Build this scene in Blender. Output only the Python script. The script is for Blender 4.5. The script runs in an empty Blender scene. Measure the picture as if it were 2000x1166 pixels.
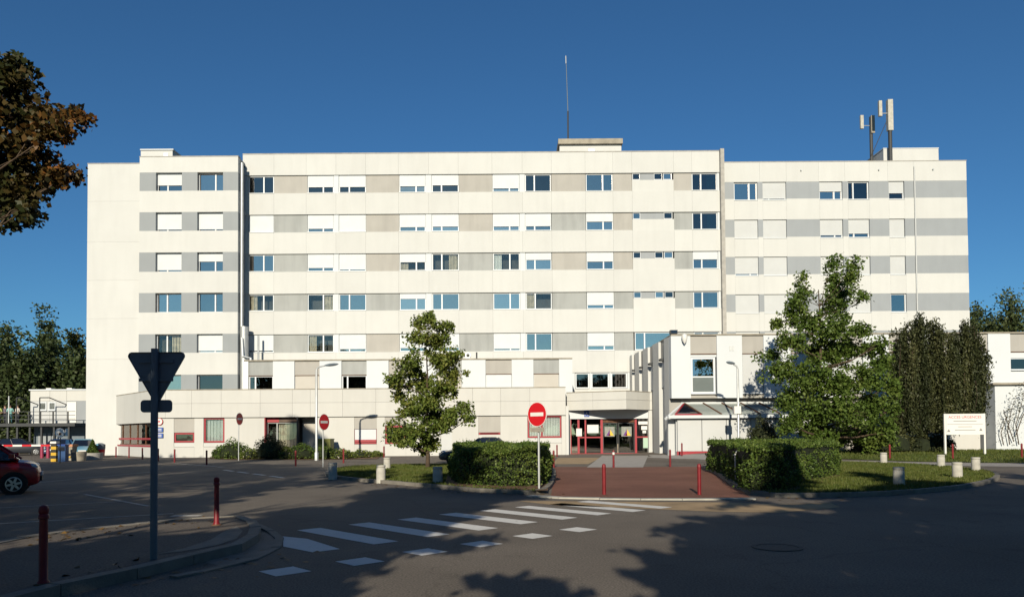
import bpy, bmesh, math, random
import numpy as np
from mathutils import Vector, Matrix

# ------------------------------------------------------------------ camera, world, sun
SC = bpy.context.scene
COL = SC.collection
R = math.radians
FPX = 1465.0                      # focal length in pixels of a 2000 px wide frame
TILT, ROLL, EYE = R(1.5), R(0.40), 1.7
PPY = 845 - FPX * math.tan(TILT)  # row of the lens axis
cam_d = bpy.data.cameras.new("camera")
cam = bpy.data.objects.new("camera", cam_d)
COL.objects.link(cam)
cam_d.sensor_width = 36.0
cam_d.lens = FPX / 2000 * 36
cam_d.shift_y = (PPY - 583) / 2000
cam_d.clip_start, cam_d.clip_end = 0.1, 3000
_r0 = Vector((1, 0, 0)); _u0 = Vector((0, -math.sin(TILT), math.cos(TILT))); _f0 = Vector((0, math.cos(TILT), math.sin(TILT)))
_rt = _r0 * math.cos(ROLL) - _u0 * math.sin(ROLL)
_up = _u0 * math.cos(ROLL) + _r0 * math.sin(ROLL)
M = Matrix((( _rt.x, _up.x, -_f0.x, 0), (_rt.y, _up.y, -_f0.y, 0), (_rt.z, _up.z, -_f0.z, EYE), (0, 0, 0, 1)))
cam.matrix_world = M
SC.camera = cam

SUN_AZ, SUN_EL = R(7.2), R(20.4)  # the sun stands behind the camera, a little to the left
TO_SUN = Vector((-math.sin(SUN_AZ) * math.cos(SUN_EL), -math.cos(SUN_AZ) * math.cos(SUN_EL), math.sin(SUN_EL)))
world = bpy.data.worlds.new("World"); SC.world = world; world.use_nodes = True
wn = world.node_tree.nodes; wl = world.node_tree.links
sky = wn.new("ShaderNodeTexSky"); sky.sky_type = 'NISHITA'; sky.sun_disc = False
sky.sun_elevation = SUN_EL
sky.sun_rotation = math.pi + SUN_AZ
sky.air_density = 1.0; sky.dust_density = 0.35; sky.ozone_density = 2.6; sky.altitude = 300
_tint = wn.new("ShaderNodeMix"); _tint.data_type = 'RGBA'; _tint.blend_type = 'MULTIPLY'; _tint.inputs[0].default_value = 1
_tint.inputs[7].default_value = (0.44, 0.85, 1.15, 1)      # the camera's white balance for this clear morning sky
wl.new(sky.outputs[0], _tint.inputs[6]); wl.new(_tint.outputs[2], wn["Background"].inputs[0])
wn["Background"].inputs[1].default_value = 0.0545
sun_d = bpy.data.lights.new("sun", 'SUN'); sun_d.energy = 5.0; sun_d.angle = R(0.5); sun_d.color = (1.0, 0.89, 0.70)
sun = bpy.data.objects.new("sun", sun_d); COL.objects.link(sun)
sun.rotation_euler = TO_SUN.to_track_quat('Z', 'Y').to_euler()
sun.location = (-10, -60, 40)
SC.view_settings.view_transform = 'Standard'; SC.view_settings.look = 'None'
SC.view_settings.exposure = 0.4; SC.view_settings.gamma = 1; SC.view_settings.use_curve_mapping = False
SC.render.engine = 'CYCLES'
SC.cycles.max_bounces = 8; SC.cycles.transparent_max_bounces = 12

# ------------------------------------------------------------------ measuring helpers
def ray(px, py):
    return _rt * ((px - 1000) / FPX) + _up * ((PPY - py) / FPX) + _f0
def at(px, py, Y):
    d = ray(px, py); t = Y / d.y
    return Vector((d.x * t, Y, EYE + d.z * t))
def X_(px, Y, py=600): return at(px, py, Y).x
def Z_(py, Y, px=1000): return at(px, py, Y).z
def sstep(a, b, v):
    t = min(1, max(0, (v - a) / (b - a))); return t * t * (3 - 2 * t)
def H(x, y):                      # the ground rises a little towards the right-hand wing
    return 0.30 * sstep(9, 14, x) * sstep(38, 46, y)
def G(px, py, z=None):
    d = ray(px, py); zz = 0.0 if z is None else z
    for _ in range(6):
        t = (zz - EYE) / d.z
        p = Vector((d.x * t, d.y * t, zz))
        if z is not None: break
        zz = H(p.x, p.y)
    return p
def SXY(p):                       # world -> photo pixel
    v = Vector(p) - Vector((0, 0, EYE)); w = v.dot(_f0)
    return 1000 + FPX * v.dot(_rt) / w, PPY - FPX * v.dot(_up) / w
def SY(x, y):
    return x, y

# ------------------------------------------------------------------ materials
KA = 0.735      # the camera is exposed a little up, so surfaces keep modest base colours
def mat(name, col, rough=0.7, var=0.0, scale=3.0, spec=0.3, metal=0.0, bump=0.0, bscale=40.0, streak=0.0):
    m = bpy.data.materials.new(name); m.use_nodes = True
    n, l = m.node_tree.nodes, m.node_tree.links
    b = n["Principled BSDF"]
    b.inputs["Roughness"].default_value = rough
    b.inputs["Metallic"].default_value = metal
    b.inputs["Specular IOR Level"].default_value = spec
    col = tuple(v * KA for v in col) if metal < .3 else col
    c = (*col, 1)
    b.inputs["Base Color"].default_value = c
    tc = n.new("ShaderNodeTexCoord")
    last = None
    if var > 0:
        t = n.new("ShaderNodeTexNoise"); t.inputs["Scale"].default_value = scale; t.inputs["Detail"].default_value = 8
        l.new(tc.outputs["Object"], t.inputs["Vector"])
        mr = n.new("ShaderNodeMapRange"); mr.inputs[1].default_value = 0.3; mr.inputs[2].default_value = 0.7
        mr.inputs[3].default_value = 1 - var; mr.inputs[4].default_value = 1 + var
        l.new(t.outputs[0], mr.inputs[0])
        mx = n.new("ShaderNodeMix"); mx.data_type = 'RGBA'; mx.blend_type = 'MULTIPLY'; mx.inputs[0].default_value = 1
        mx.inputs[6].default_value = c
        l.new(mr.outputs[0], mx.inputs[7]); last = mx.outputs[2]
    if streak > 0:                # rain streaks: noise stretched along z
        mp = n.new("ShaderNodeMapping"); mp.inputs["Scale"].default_value = (1.1, 1.1, 0.16)
        l.new(tc.outputs["Object"], mp.inputs[0])
        t = n.new("ShaderNodeTexNoise"); t.inputs["Scale"].default_value = 1.6; t.inputs["Detail"].default_value = 6
        l.new(mp.outputs[0], t.inputs["Vector"])
        mr = n.new("ShaderNodeMapRange"); mr.inputs[1].default_value = 0.45; mr.inputs[2].default_value = 0.8
        mr.inputs[3].default_value = 1; mr.inputs[4].default_value = 1 - streak
        l.new(t.outputs[0], mr.inputs[0])
        mx = n.new("ShaderNodeMix"); mx.data_type = 'RGBA'; mx.blend_type = 'MULTIPLY'; mx.inputs[0].default_value = 1
        if last is None: mx.inputs[6].default_value = c
        else: l.new(last, mx.inputs[6])
        l.new(mr.outputs[0], mx.inputs[7]); last = mx.outputs[2]
    if streak > 0:                # every panel has weathered a little differently
        oi = n.new("ShaderNodeObjectInfo"); mr = n.new("ShaderNodeMapRange"); mr.inputs[3].default_value = 0.97; mr.inputs[4].default_value = 1.02
        l.new(oi.outputs["Random"], mr.inputs[0])
        mx = n.new("ShaderNodeMix"); mx.data_type = 'RGBA'; mx.blend_type = 'MULTIPLY'; mx.inputs[0].default_value = 1
        l.new(last, mx.inputs[6]); l.new(mr.outputs[0], mx.inputs[7]); last = mx.outputs[2]
    if last is not None: l.new(last, b.inputs["Base Color"])
    if bump > 0:
        t = n.new("ShaderNodeTexNoise"); t.inputs["Scale"].default_value = bscale; t.inputs["Detail"].default_value = 4
        l.new(tc.outputs["Object"], t.inputs["Vector"])
        bp = n.new("ShaderNodeBump"); bp.inputs["Strength"].default_value = bump; bp.inputs["Distance"].default_value = 0.02
        l.new(t.outputs[0], bp.inputs["Height"]); l.new(bp.outputs[0], b.inputs["Normal"])
    return m

def slat_mat(name, col, pitch=0.055, axis='Z', depth=0.4, var=0.03):
    m = mat(name, col, 0.55, var, 1.2)
    n, l = m.node_tree.nodes, m.node_tree.links
    tc = n.new("ShaderNodeTexCoord"); w = n.new("ShaderNodeTexWave"); w.bands_direction = axis
    w.inputs["Scale"].default_value = 1 / pitch / 3.1416 / 2 * math.pi / 10 * 10 / math.pi
    w.inputs["Scale"].default_value = 0.314159 / pitch
    l.new(tc.outputs["Object"], w.inputs[0])
    bp = n.new("ShaderNodeBump"); bp.inputs["Strength"].default_value = depth; bp.inputs["Distance"].default_value = 0.01
    l.new(w.outputs[1], bp.inputs["Height"]); l.new(bp.outputs[0], n["Principled BSDF"].inputs["Normal"])
    return m

def glass_mat(name, tint, refl=0.3, rcol=(0.85, 0.93, 1.0), rough=0.015):
    m = bpy.data.materials.new(name); m.use_nodes = True
    n, l = m.node_tree.nodes, m.node_tree.links
    n.remove(n["Principled BSDF"])
    tr = n.new("ShaderNodeBsdfTransparent"); tr.inputs[0].default_value = (*tint, 1)
    gl = n.new("ShaderNodeBsdfGlossy"); gl.inputs[0].default_value = (*rcol, 1); gl.inputs["Roughness"].default_value = rough
    # slightly wavy panes
    tc = n.new("ShaderNodeTexCoord"); t = n.new("ShaderNodeTexNoise"); t.inputs["Scale"].default_value = 0.7
    l.new(tc.outputs["Object"], t.inputs["Vector"])
    bp = n.new("ShaderNodeBump"); bp.inputs["Strength"].default_value = 0.06; bp.inputs["Distance"].default_value = 0.1
    l.new(t.outputs[0], bp.inputs["Height"]); l.new(bp.outputs[0], gl.inputs["Normal"])
    fr = n.new("ShaderNodeFresnel"); fr.inputs[0].default_value = 1.5
    mr = n.new("ShaderNodeMapRange"); mr.inputs[1].default_value = 0.04; mr.inputs[2].default_value = 1
    mr.inputs[3].default_value = refl; mr.inputs[4].default_value = 1
    l.new(fr.outputs[0], mr.inputs[0])
    mx = n.new("ShaderNodeMixShader"); l.new(mr.outputs[0], mx.inputs[0])
    l.new(tr.outputs[0], mx.inputs[1]); l.new(gl.outputs[0], mx.inputs[2])
    l.new(mx.outputs[0], n["Material Output"].inputs[0])
    return m

def leaf_mat(name, cols, rough=0.55, trans=0.25, clump=0.5, zs=1.0):
    m = bpy.data.materials.new(name); m.use_nodes = True
    n, l = m.node_tree.nodes, m.node_tree.links
    b = n["Principled BSDF"]; b.inputs["Roughness"].default_value = rough; b.inputs["Specular IOR Level"].default_value = 0.25
    g = n.new("ShaderNodeNewGeometry"); cr = n.new("ShaderNodeValToRGB")
    e = cr.color_ramp.elements
    while len(e) < len(cols): e.new(0.5)
    for i, c in enumerate(cols):
        e[i].position = i / max(1, len(cols) - 1); e[i].color = (c[0] * KA, c[1] * KA, c[2] * KA, 1)
    tc = n.new("ShaderNodeTexCoord"); t = n.new("ShaderNodeTexNoise"); t.inputs["Scale"].default_value = 0.55; t.inputs["Detail"].default_value = 2
    mp = n.new("ShaderNodeMapping"); mp.inputs["Scale"].default_value = (2.2 if zs < 1 else 1, 2.2 if zs < 1 else 1, zs)
    l.new(tc.outputs["Object"], mp.inputs[0]); l.new(mp.outputs[0], t.inputs["Vector"])
    mr0 = n.new("ShaderNodeMapRange"); mr0.inputs[1].default_value = 0.3; mr0.inputs[2].default_value = 0.7
    l.new(t.outputs[0], mr0.inputs[0])
    mx0 = n.new("ShaderNodeMix"); mx0.inputs[0].default_value = clump
    l.new(g.outputs["Random Per Island"], mx0.inputs[2]); l.new(mr0.outputs[0], mx0.inputs[3])
    l.new(mx0.outputs[0], cr.inputs[0]); l.new(cr.outputs[0], b.inputs["Base Color"])
    ts = n.new("ShaderNodeBsdfTranslucent"); l.new(cr.outputs[0], ts.inputs[0])
    mx = n.new("ShaderNodeMixShader"); mx.inputs[0].default_value = trans
    l.new(b.outputs[0], mx.inputs[1]); l.new(ts.outputs[0], mx.inputs[2])
    l.new(mx.outputs[0], n["Material Output"].inputs[0])
    return m

def asphalt_mat(name, col, var=0.12):
    m = mat(name, col, 0.9, var, 0.35, 0.2)
    n, l = m.node_tree.nodes, m.node_tree.links
    b = n["Principled BSDF"]; src = b.inputs["Base Color"].links[0].from_socket
    tc = n.new("ShaderNodeTexCoord")
    t = n.new("ShaderNodeTexNoise"); t.inputs["Scale"].default_value = 38; t.inputs["Detail"].default_value = 3
    l.new(tc.outputs["Object"], t.inputs["Vector"])
    mr = n.new("ShaderNodeMapRange"); mr.inputs[1].default_value = 0.3; mr.inputs[2].default_value = 0.7
    mr.inputs[3].default_value = 0.62; mr.inputs[4].default_value = 1.38
    l.new(t.outputs[0], mr.inputs[0])
    mx = n.new("ShaderNodeMix"); mx.data_type = 'RGBA'; mx.blend_type = 'MULTIPLY'; mx.inputs[0].default_value = 1
    l.new(src, mx.inputs[6]); l.new(mr.outputs[0], mx.inputs[7])
    # oil and tyre darkening in broad soft patches
    t3 = n.new("ShaderNodeTexNoise"); t3.inputs["Scale"].default_value = 0.9; t3.inputs["Detail"].default_value = 9; t3.inputs["Roughness"].default_value = 0.7
    l.new(tc.outputs["Object"], t3.inputs["Vector"])
    m3 = n.new("ShaderNodeMapRange"); m3.inputs[1].default_value = 0.56; m3.inputs[2].default_value = 0.72; m3.inputs[3].default_value = 1.03; m3.inputs[4].default_value = 0.74
    l.new(t3.outputs[0], m3.inputs[0])
    mx3 = n.new("ShaderNodeMix"); mx3.data_type = 'RGBA'; mx3.blend_type = 'MULTIPLY'; mx3.inputs[0].default_value = 1
    l.new(mx.outputs[2], mx3.inputs[6]); l.new(m3.outputs[0], mx3.inputs[7]); mx = mx3
    # cracks and patches
    v = n.new("ShaderNodeTexVoronoi"); v.feature = 'DISTANCE_TO_EDGE'; v.inputs["Scale"].default_value = 0.23
    nz = n.new("ShaderNodeTexNoise"); nz.inputs["Scale"].default_value = 1.3; nz.inputs["Detail"].default_value = 5
    l.new(tc.outputs["Object"], nz.inputs["Vector"])
    vm = n.new("ShaderNodeVectorMath"); vm.operation = 'MULTIPLY_ADD'; vm.inputs[1].default_value = (1.2, 1.2, 0)
    l.new(nz.outputs[1], vm.inputs[0]); l.new(tc.outputs["Object"], vm.inputs[2]); l.new(vm.outputs[0], v.inputs["Vector"])
    m2 = n.new("ShaderNodeMapRange"); m2.inputs[1].default_value = 0.0; m2.inputs[2].default_value = 0.006
    m2.inputs[3].default_value = 0.82; m2.inputs[4].default_value = 1
    l.new(v.outputs[0], m2.inputs[0])
    mx2 = n.new("ShaderNodeMix"); mx2.data_type = 'RGBA'; mx2.blend_type = 'MULTIPLY'; mx2.inputs[0].default_value = 1
    l.new(mx.outputs[2], mx2.inputs[6]); l.new(m2.outputs[0], mx2.inputs[7]); l.new(mx2.outputs[2], b.inputs["Base Color"])
    bp = n.new("ShaderNodeBump"); bp.inputs["Strength"].default_value = 0.5; bp.inputs["Distance"].default_value = 0.01
    l.new(t.outputs[0], bp.inputs["Height"]); l.new(bp.outputs[0], b.inputs["Normal"])
    return m

def worn_paint(name, col, under, amt=0.5):
    m = mat(name, col, 0.8, 0.05, 2.0)
    n, l = m.node_tree.nodes, m.node_tree.links
    b = n["Principled BSDF"]; src = b.inputs["Base Color"].links[0].from_socket
    tc = n.new("ShaderNodeTexCoord")
    t = n.new("ShaderNodeTexNoise"); t.inputs["Scale"].default_value = 9; t.inputs["Detail"].default_value = 9; t.inputs["Roughness"].default_value = 0.75
    l.new(tc.outputs["Object"], t.inputs["Vector"])
    mr = n.new("ShaderNodeMapRange"); mr.inputs[1].default_value = 0.5 + 0.16 * (1 - amt); mr.inputs[2].default_value = 0.58 + 0.16 * (1 - amt)
    mr.inputs[3].default_value = 0; mr.inputs[4].default_value = 0.8
    l.new(t.outputs[0], mr.inputs[0])
    mx = n.new("ShaderNodeMix"); mx.data_type = 'RGBA'
    l.new(mr.outputs[0], mx.inputs[0]); l.new(src, mx.inputs[6]); mx.inputs[7].default_value = (under[0] * KA, under[1] * KA, under[2] * KA, 1)
    l.new(mx.outputs[2], b.inputs["Base Color"])
    return m

ASPH = (0.174, 0.152, 0.130)
MT = dict(
    white=mat("white_cladding", (0.625, 0.64, 0.635), 0.75, 0.025, 0.5, streak=0.05),
    white2=mat("bright_white_render", (0.66, 0.705, 0.745), 0.75, 0.02, 0.6),
    fascia=mat("cream_fascia_cladding", (0.605, 0.61, 0.59), 0.75, 0.025, 0.6, streak=0.06),
    greyp=mat("grey_cladding", (0.29, 0.32, 0.345), 0.6, 0.03, 0.8, streak=0.05),
    greyr=mat("blue_grey_cladding", (0.315, 0.345, 0.375), 0.6, 0.03, 0.8, streak=0.05),
    beige=mat("beige_infill", (0.43, 0.42, 0.395), 0.7, 0.05, 0.7, streak=0.12),
    beigeg=mat("greyish_infill", (0.375, 0.395, 0.395), 0.7, 0.05, 0.7, streak=0.22),
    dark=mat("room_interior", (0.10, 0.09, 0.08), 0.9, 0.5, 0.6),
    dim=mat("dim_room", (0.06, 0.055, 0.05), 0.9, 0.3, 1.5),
    pvc=mat("white_window_frame", (0.70, 0.75, 0.80), 0.4),
    shut=slat_mat("white_roller_shutter", (0.645, 0.69, 0.73)),
    shut2=slat_mat("pale_grey_roller_shutter", (0.56, 0.585, 0.60)),
    shutb=slat_mat("beige_roller_shutter", (0.52, 0.50, 0.46)),
    glass=glass_mat("window_glass", (0.45, 0.55, 0.56), 0.44, (1.0, 0.88, 0.76)),
    glasspale=glass_mat("pale_window_glass", (0.55, 0.60, 0.62), 0.62, (1.0, 0.86, 0.72)),
    glassclear=glass_mat("clear_window_glass", (0.86, 0.90, 0.90), 0.07, (1.0, 0.93, 0.86)),
    glassd=glass_mat("dark_window_glass", (0.35, 0.38, 0.38), 0.16, (1.0, 0.93, 0.86)),
    greypane=mat("grey_panel_glass", (0.17, 0.20, 0.20), 0.15, 0.1, 1.0, spec=0.6),
    frost=mat("frosted_roof_glass", (0.40, 0.45, 0.43), 0.12, 0.06, 1.0, spec=0.6),
    iron=mat("cast_iron", (0.12, 0.11, 0.10), 0.9, 0.2, 20),
    red=mat("red_painted_frame", (0.36, 0.035, 0.05), 0.45),
    bred=mat("red_bollard_paint", (0.20, 0.014, 0.020), 0.45, 0.15, 6),
    signred=mat("sign_red", (0.62, 0.012, 0.02), 0.45),
    signwhite=mat("sign_white", (0.8, 0.8, 0.78), 0.5),
    signblue=mat("sign_blue", (0.03, 0.10, 0.42), 0.5),
    steel=mat("galvanised_steel", (0.42, 0.44, 0.45), 0.45, 0.08, 4, metal=0.5),
    signback=mat("grey_sign_back", (0.16, 0.20, 0.24), 0.6, 0.08, 3),
    dsteel=mat("dark_steel", (0.05, 0.055, 0.06), 0.6),
    concrete=mat("concrete", (0.42, 0.41, 0.385), 0.85, 0.15, 2.5, bump=0.4),
    kerb=mat("kerb_stone", (0.23, 0.215, 0.19), 0.85, 0.2, 3, bump=0.4),
    boll=mat("pale_concrete_bollard", (0.50, 0.49, 0.44), 0.85, 0.16, 4, bump=0.3),
    asph=asphalt_mat("asphalt", ASPH, 0.16),
    pave=asphalt_mat("pavement_asphalt", (0.150, 0.128, 0.110)),
    redpave=asphalt_mat("red_paving", (0.215, 0.098, 0.072), 0.24),
    sand=mat("sandy_strip", (0.40, 0.29, 0.17), 0.9, 0.22, 1.5, bump=0.3),
    ramp=mat("pale_paving", (0.40, 0.38, 0.36), 0.85, 0.1, 2),
    paint=worn_paint("road_paint", (0.78, 0.78, 0.76), ASPH, 0.42),
    paint2=worn_paint("faded_road_paint", (0.52, 0.51, 0.48), ASPH, 0.75),
    soil=mat("bare_soil", (0.17, 0.105, 0.06), 0.95, 0.25, 3, bump=0.6),
    grassg=mat("lawn_ground", (0.085, 0.115, 0.022), 0.95, 0.3, 1.2, bump=0.5),
    field=mat("far_ground", (0.09, 0.10, 0.04), 0.95, 0.3, 0.1),
    bark=mat("bark", (0.085, 0.06, 0.04), 0.9, 0.3, 5, bump=0.8, bscale=15),
    rubber=mat("black_rubber", (0.015, 0.015, 0.016), 0.7),
    alloy=mat("alloy_rim", (0.55, 0.56, 0.58), 0.3, metal=0.8),
    carglass=mat("car_window", (0.012, 0.016, 0.028), 0.05, spec=0.8),
    lamp=mat("headlamp_lens", (0.65, 0.66, 0.68), 0.1, spec=0.8),
    black=mat("black_plastic", (0.02, 0.02, 0.02), 0.5),
    yellow=mat("yellow_paint", (0.65, 0.40, 0.03), 0.5),
    curtain=mat("blue_curtain", (0.02, 0.40, 0.62), 0.9, 0.2, 6),
    netc=mat("beige_curtain", (0.55, 0.46, 0.36), 0.9, 0.25, 3),
    skin=mat("skin", (0.50, 0.30, 0.21), 0.6),
    stain=mat("weathered_concrete", (0.36, 0.33, 0.27), 0.85, 0.2, 2, streak=0.2),
    rust=mat("rusty_brown", (0.14, 0.07, 0.04), 0.8, 0.3, 6),
    soffit=mat("brown_soffit", (0.13, 0.09, 0.07), 0.7, 0.15, 3),
    text=mat("grey_lettering", (0.25, 0.25, 0.25), 0.7),
    textred=mat("red_lettering", (0.60, 0.03, 0.05), 0.6),
    fallen=leaf_mat("fallen_leaves", [(0.10, 0.06, 0.02), (0.18, 0.10, 0.03), (0.25, 0.17, 0.05)], trans=0.05),
    paper=mat("white_paper", (0.78, 0.78, 0.78), 0.8),
    papergreen=mat("pale_green_poster", (0.45, 0.62, 0.50), 0.8),
    poster=mat("grey_poster", (0.30, 0.32, 0.30), 0.8, 0.2, 6),
    pyellow=mat("poster_yellow", (0.75, 0.55, 0.08), 0.8),
    ppurple=mat("poster_purple", (0.16, 0.06, 0.25), 0.8),
    lawnleaf=leaf_mat("grass_blades", [(0.07, 0.11, 0.018), (0.12, 0.15, 0.03), (0.17, 0.17, 0.05)], trans=0.3),
    lf_lime=leaf_mat("lime_tree_leaves", [(0.080, 0.130, 0.022), (0.130, 0.190, 0.034), (0.195, 0.230, 0.048), (0.24, 0.21, 0.055)]),
    lf_maple=leaf_mat("maple_leaves", [(0.058, 0.105, 0.018), (0.105, 0.170, 0.030), (0.180, 0.225, 0.048)]),
    lf_climb=leaf_mat("climber_leaves", [(0.05, 0.055, 0.03), (0.10, 0.10, 0.05), (0.16, 0.13, 0.06)]),
    lf_dark=leaf_mat("dark_weeping_leaves", [(0.026, 0.036, 0.014), (0.050, 0.062, 0.024), (0.135, 0.140, 0.055)], trans=0.15, clump=.72, zs=.22),  # upright colour streaks draw the shaded gaps between the leaf curtains
    lf_hedge=leaf_mat("hedge_leaves", [(0.040, 0.082, 0.014), (0.090, 0.150, 0.026), (0.165, 0.205, 0.045)], trans=0.2),
    lf_autumn=leaf_mat("autumn_leaves", [(0.014, 0.022, 0.007), (0.030, 0.040, 0.010), (0.075, 0.050, 0.012), (0.26, 0.10, 0.022)], trans=0.15, clump=0.65),
    lf_wood=leaf_mat("woodland_leaves", [(0.030, 0.050, 0.016), (0.054, 0.080, 0.026), (0.090, 0.110, 0.040)], trans=0.15),
    lf_far=leaf_mat("distant_leaves", [(0.055, 0.080, 0.030), (0.085, 0.115, 0.042), (0.125, 0.150, 0.06)], trans=0.2),  # paler greens put the haze of distance into the leaf colour
    lf_yel=leaf_mat("yellowing_leaves", [(0.05, 0.065, 0.015), (0.10, 0.11, 0.02), (0.18, 0.15, 0.03)], trans=0.2),
    lf_shade=leaf_mat("unseen_tree_leaves", [(0.03, 0.05, 0.010), (0.06, 0.09, 0.02)], trans=0.1),
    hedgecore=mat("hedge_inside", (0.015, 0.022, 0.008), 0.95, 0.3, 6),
    flower=mat("white_flowers", (0.7, 0.65, 0.62), 0.8),
)

# ------------------------------------------------------------------ mesh helpers
ORG = {}
def origin(o):
    v = Vector((0, 0, 0)); p = o
    while p is not None:
        v += p.location; p = p.parent
    return v

class MB:
    def __init__(self): self.v = []; self.f = []; self.m = []; self.cur = 0
    def mi(self, i): self.cur = i; return self
    def _add(self, vs, fs):
        b = len(self.v); self.v += [tuple(p) for p in vs]
        self.f += [tuple(b + i for i in f) for f in fs]; self.m += [self.cur] * len(fs); return self
    def box(self, x0, x1, y0, y1, z0, z1):
        x0, x1 = min(x0, x1), max(x0, x1); y0, y1 = min(y0, y1), max(y0, y1); z0, z1 = min(z0, z1), max(z0, z1)
        return self._add([(x0, y0, z0), (x1, y0, z0), (x1, y1, z0), (x0, y1, z0), (x0, y0, z1), (x1, y0, z1), (x1, y1, z1), (x0, y1, z1)],
                         [(3, 2, 1, 0), (4, 5, 6, 7), (0, 1, 5, 4), (1, 2, 6, 5), (2, 3, 7, 6), (3, 0, 4, 7)])
    def hexa(self, b, t):          # two quads, bottom and top, same winding
        return self._add(list(b) + list(t), [(3, 2, 1, 0), (4, 5, 6, 7), (0, 1, 5, 4), (1, 2, 6, 5), (2, 3, 7, 6), (3, 0, 4, 7)])
    def fbox(self, F, u0, u1, d0, d1, z0, z1):   # box in a wall frame: along u, depth d (into the wall), height z
        o, u, n = F
        P = lambda a, d, z: (o[0] + u[0] * a + n[0] * d, o[1] + u[1] * a + n[1] * d, z)
        return self.hexa([P(u0, d0, z0), P(u1, d0, z0), P(u1, d1, z0), P(u0, d1, z0)], [P(u0, d0, z1), P(u1, d0, z1), P(u1, d1, z1), P(u0, d1, z1)])
    def prism(self, poly, z0, z1):
        n = len(poly)
        a = sum(poly[i][0] * poly[(i + 1) % n][1] - poly[(i + 1) % n][0] * poly[i][1] for i in range(n))
        if a < 0: poly = poly[::-1]
        vs = [(p[0], p[1], z0) for p in poly] + [(p[0], p[1], z1) for p in poly]
        fs = [tuple(range(n))[::-1], tuple(range(n, 2 * n))] + [(i, (i + 1) % n, n + (i + 1) % n, n + i) for i in range(n)]
        return self._add(vs, fs)
    def tube(self, p0, p1, r0, r1=None, n=8, cap=True):
        p0, p1 = Vector(p0), Vector(p1); r1 = r0 if r1 is None else r1
        d = (p1 - p0).normalized(); a = d.orthogonal().normalized(); b = d.cross(a)
        vs = [p0 + (a * math.cos(t) + b * math.sin(t)) * r0 for t in [2 * math.pi * i / n for i in range(n)]]
        vs += [p1 + (a * math.cos(t) + b * math.sin(t)) * r1 for t in [2 * math.pi * i / n for i in range(n)]]
        fs = [(i, (i + 1) % n, n + (i + 1) % n, n + i) for i in range(n)]
        if cap: fs += [tuple(range(n))[::-1], tuple(range(n, 2 * n))]
        return self._add(vs, fs)
    def path(self, pts, rs, n=7):
        pts = [Vector(p) for p in pts]
        vs = []; 
        for i, p in enumerate(pts):
            d = (pts[min(i + 1, len(pts) - 1)] - pts[max(i - 1, 0)]).normalized()
            a = d.cross(Vector((0.31, 0.95, 0.07))); a = a.normalized() if a.length > 1e-4 else d.orthogonal().normalized()
            b = d.cross(a)
            vs += [p + (a * math.cos(2 * math.pi * k / n) + b * math.sin(2 * math.pi * k / n)) * rs[i] for k in range(n)]
        fs = []
        for i in range(len(pts) - 1):
            fs += [(i * n + k, i * n + (k + 1) % n, (i + 1) * n + (k + 1) % n, (i + 1) * n + k) for k in range(n)]
        fs += [tuple(range(n))[::-1], tuple(range((len(pts) - 1) * n, len(pts) * n))]
        return self._add(vs, fs)
    def lathe(self, prof, c=(0, 0, 0), n=16):     # profile of (r, z) round a vertical axis
        vs = []; fs = []
        for r, z in prof:
            vs += [(c[0] + r * math.cos(2 * math.pi * k / n), c[1] + r * math.sin(2 * math.pi * k / n), c[2] + z) for k in range(n)]
        for i in range(len(prof) - 1):
            fs += [(i * n + k, i * n + (k + 1) % n, (i + 1) * n + (k + 1) % n, (i + 1) * n + k) for k in range(n)]
        fs += [tuple(range(n))[::-1], tuple(range((len(prof) - 1) * n, len(prof) * n))]
        return self._add(vs, fs)
    def build(self, name, mats, parent=None, smooth=False, **props):
        me = bpy.data.meshes.new(name)
        og = origin(parent) if parent is not None else Vector((0, 0, 0))
        me.from_pydata([(p[0] - og.x, p[1] - og.y, p[2] - og.z) for p in self.v], [], self.f)
        mats = mats if isinstance(mats, (list, tuple)) else [mats]
        for m in mats: me.materials.append(MT[m] if isinstance(m, str) else m)
        if len(mats) > 1: me.polygons.foreach_set("material_index", self.m)
        if smooth: 
            me.polygons.foreach_set("use_smooth", [True] * len(me.polygons))
            try: me.set_sharp_from_angle(angle=R(40))
            except Exception: pass
        me.update()
        o = bpy.data.objects.new(name, me); COL.objects.link(o)
        if parent is not None: o.parent = parent
        for k, v in props.items(): o[k] = v
        return o

def thing(name, label, cat, loc=(0, 0, 0), group=None):
    o = bpy.data.objects.new(name, None); COL.objects.link(o); o.location = loc
    o.empty_display_size = 0.3
    o["label"] = label; o["category"] = cat
    if group: o["group"] = group
    return o
def tag(o, label, cat, group=None):
    o["label"] = label; o["category"] = cat
    if group: o["group"] = group
    return o
def copy_tree(o, loc=None, rz=None, parent=None):
    c = o.copy(); COL.objects.link(c)
    if parent is not None: c.parent = parent
    if loc is not None: c.location = loc
    if rz is not None: c.rotation_euler = (0, 0, rz)
    for ch in list(o.children): copy_tree(ch, parent=c)
    return c

def quads(name, V, mat_, parent=None, per=4):
    """V: (N*per,3) world vertices -> N polygons as one mesh."""
    V = np.asarray(V, dtype=np.float32).reshape(-1, 3)
    if parent is not None:
        V = V - np.array(origin(parent), dtype=np.float32)
    n = len(V) // per
    me = bpy.data.meshes.new(name)
    me.vertices.add(len(V)); me.vertices.foreach_set("co", V.ravel())
    me.loops.add(len(V)); me.loops.foreach_set("vertex_index", np.arange(len(V), dtype=np.int32))
    me.polygons.add(n); me.polygons.foreach_set("loop_start", np.arange(0, len(V), per, dtype=np.int32))
    me.materials.append(MT[mat_] if isinstance(mat_, str) else mat_)
    me.update(calc_edges=True)
    o = bpy.data.objects.new(name, me); COL.objects.link(o)
    if parent is not None: o.parent = parent
    return o

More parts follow.
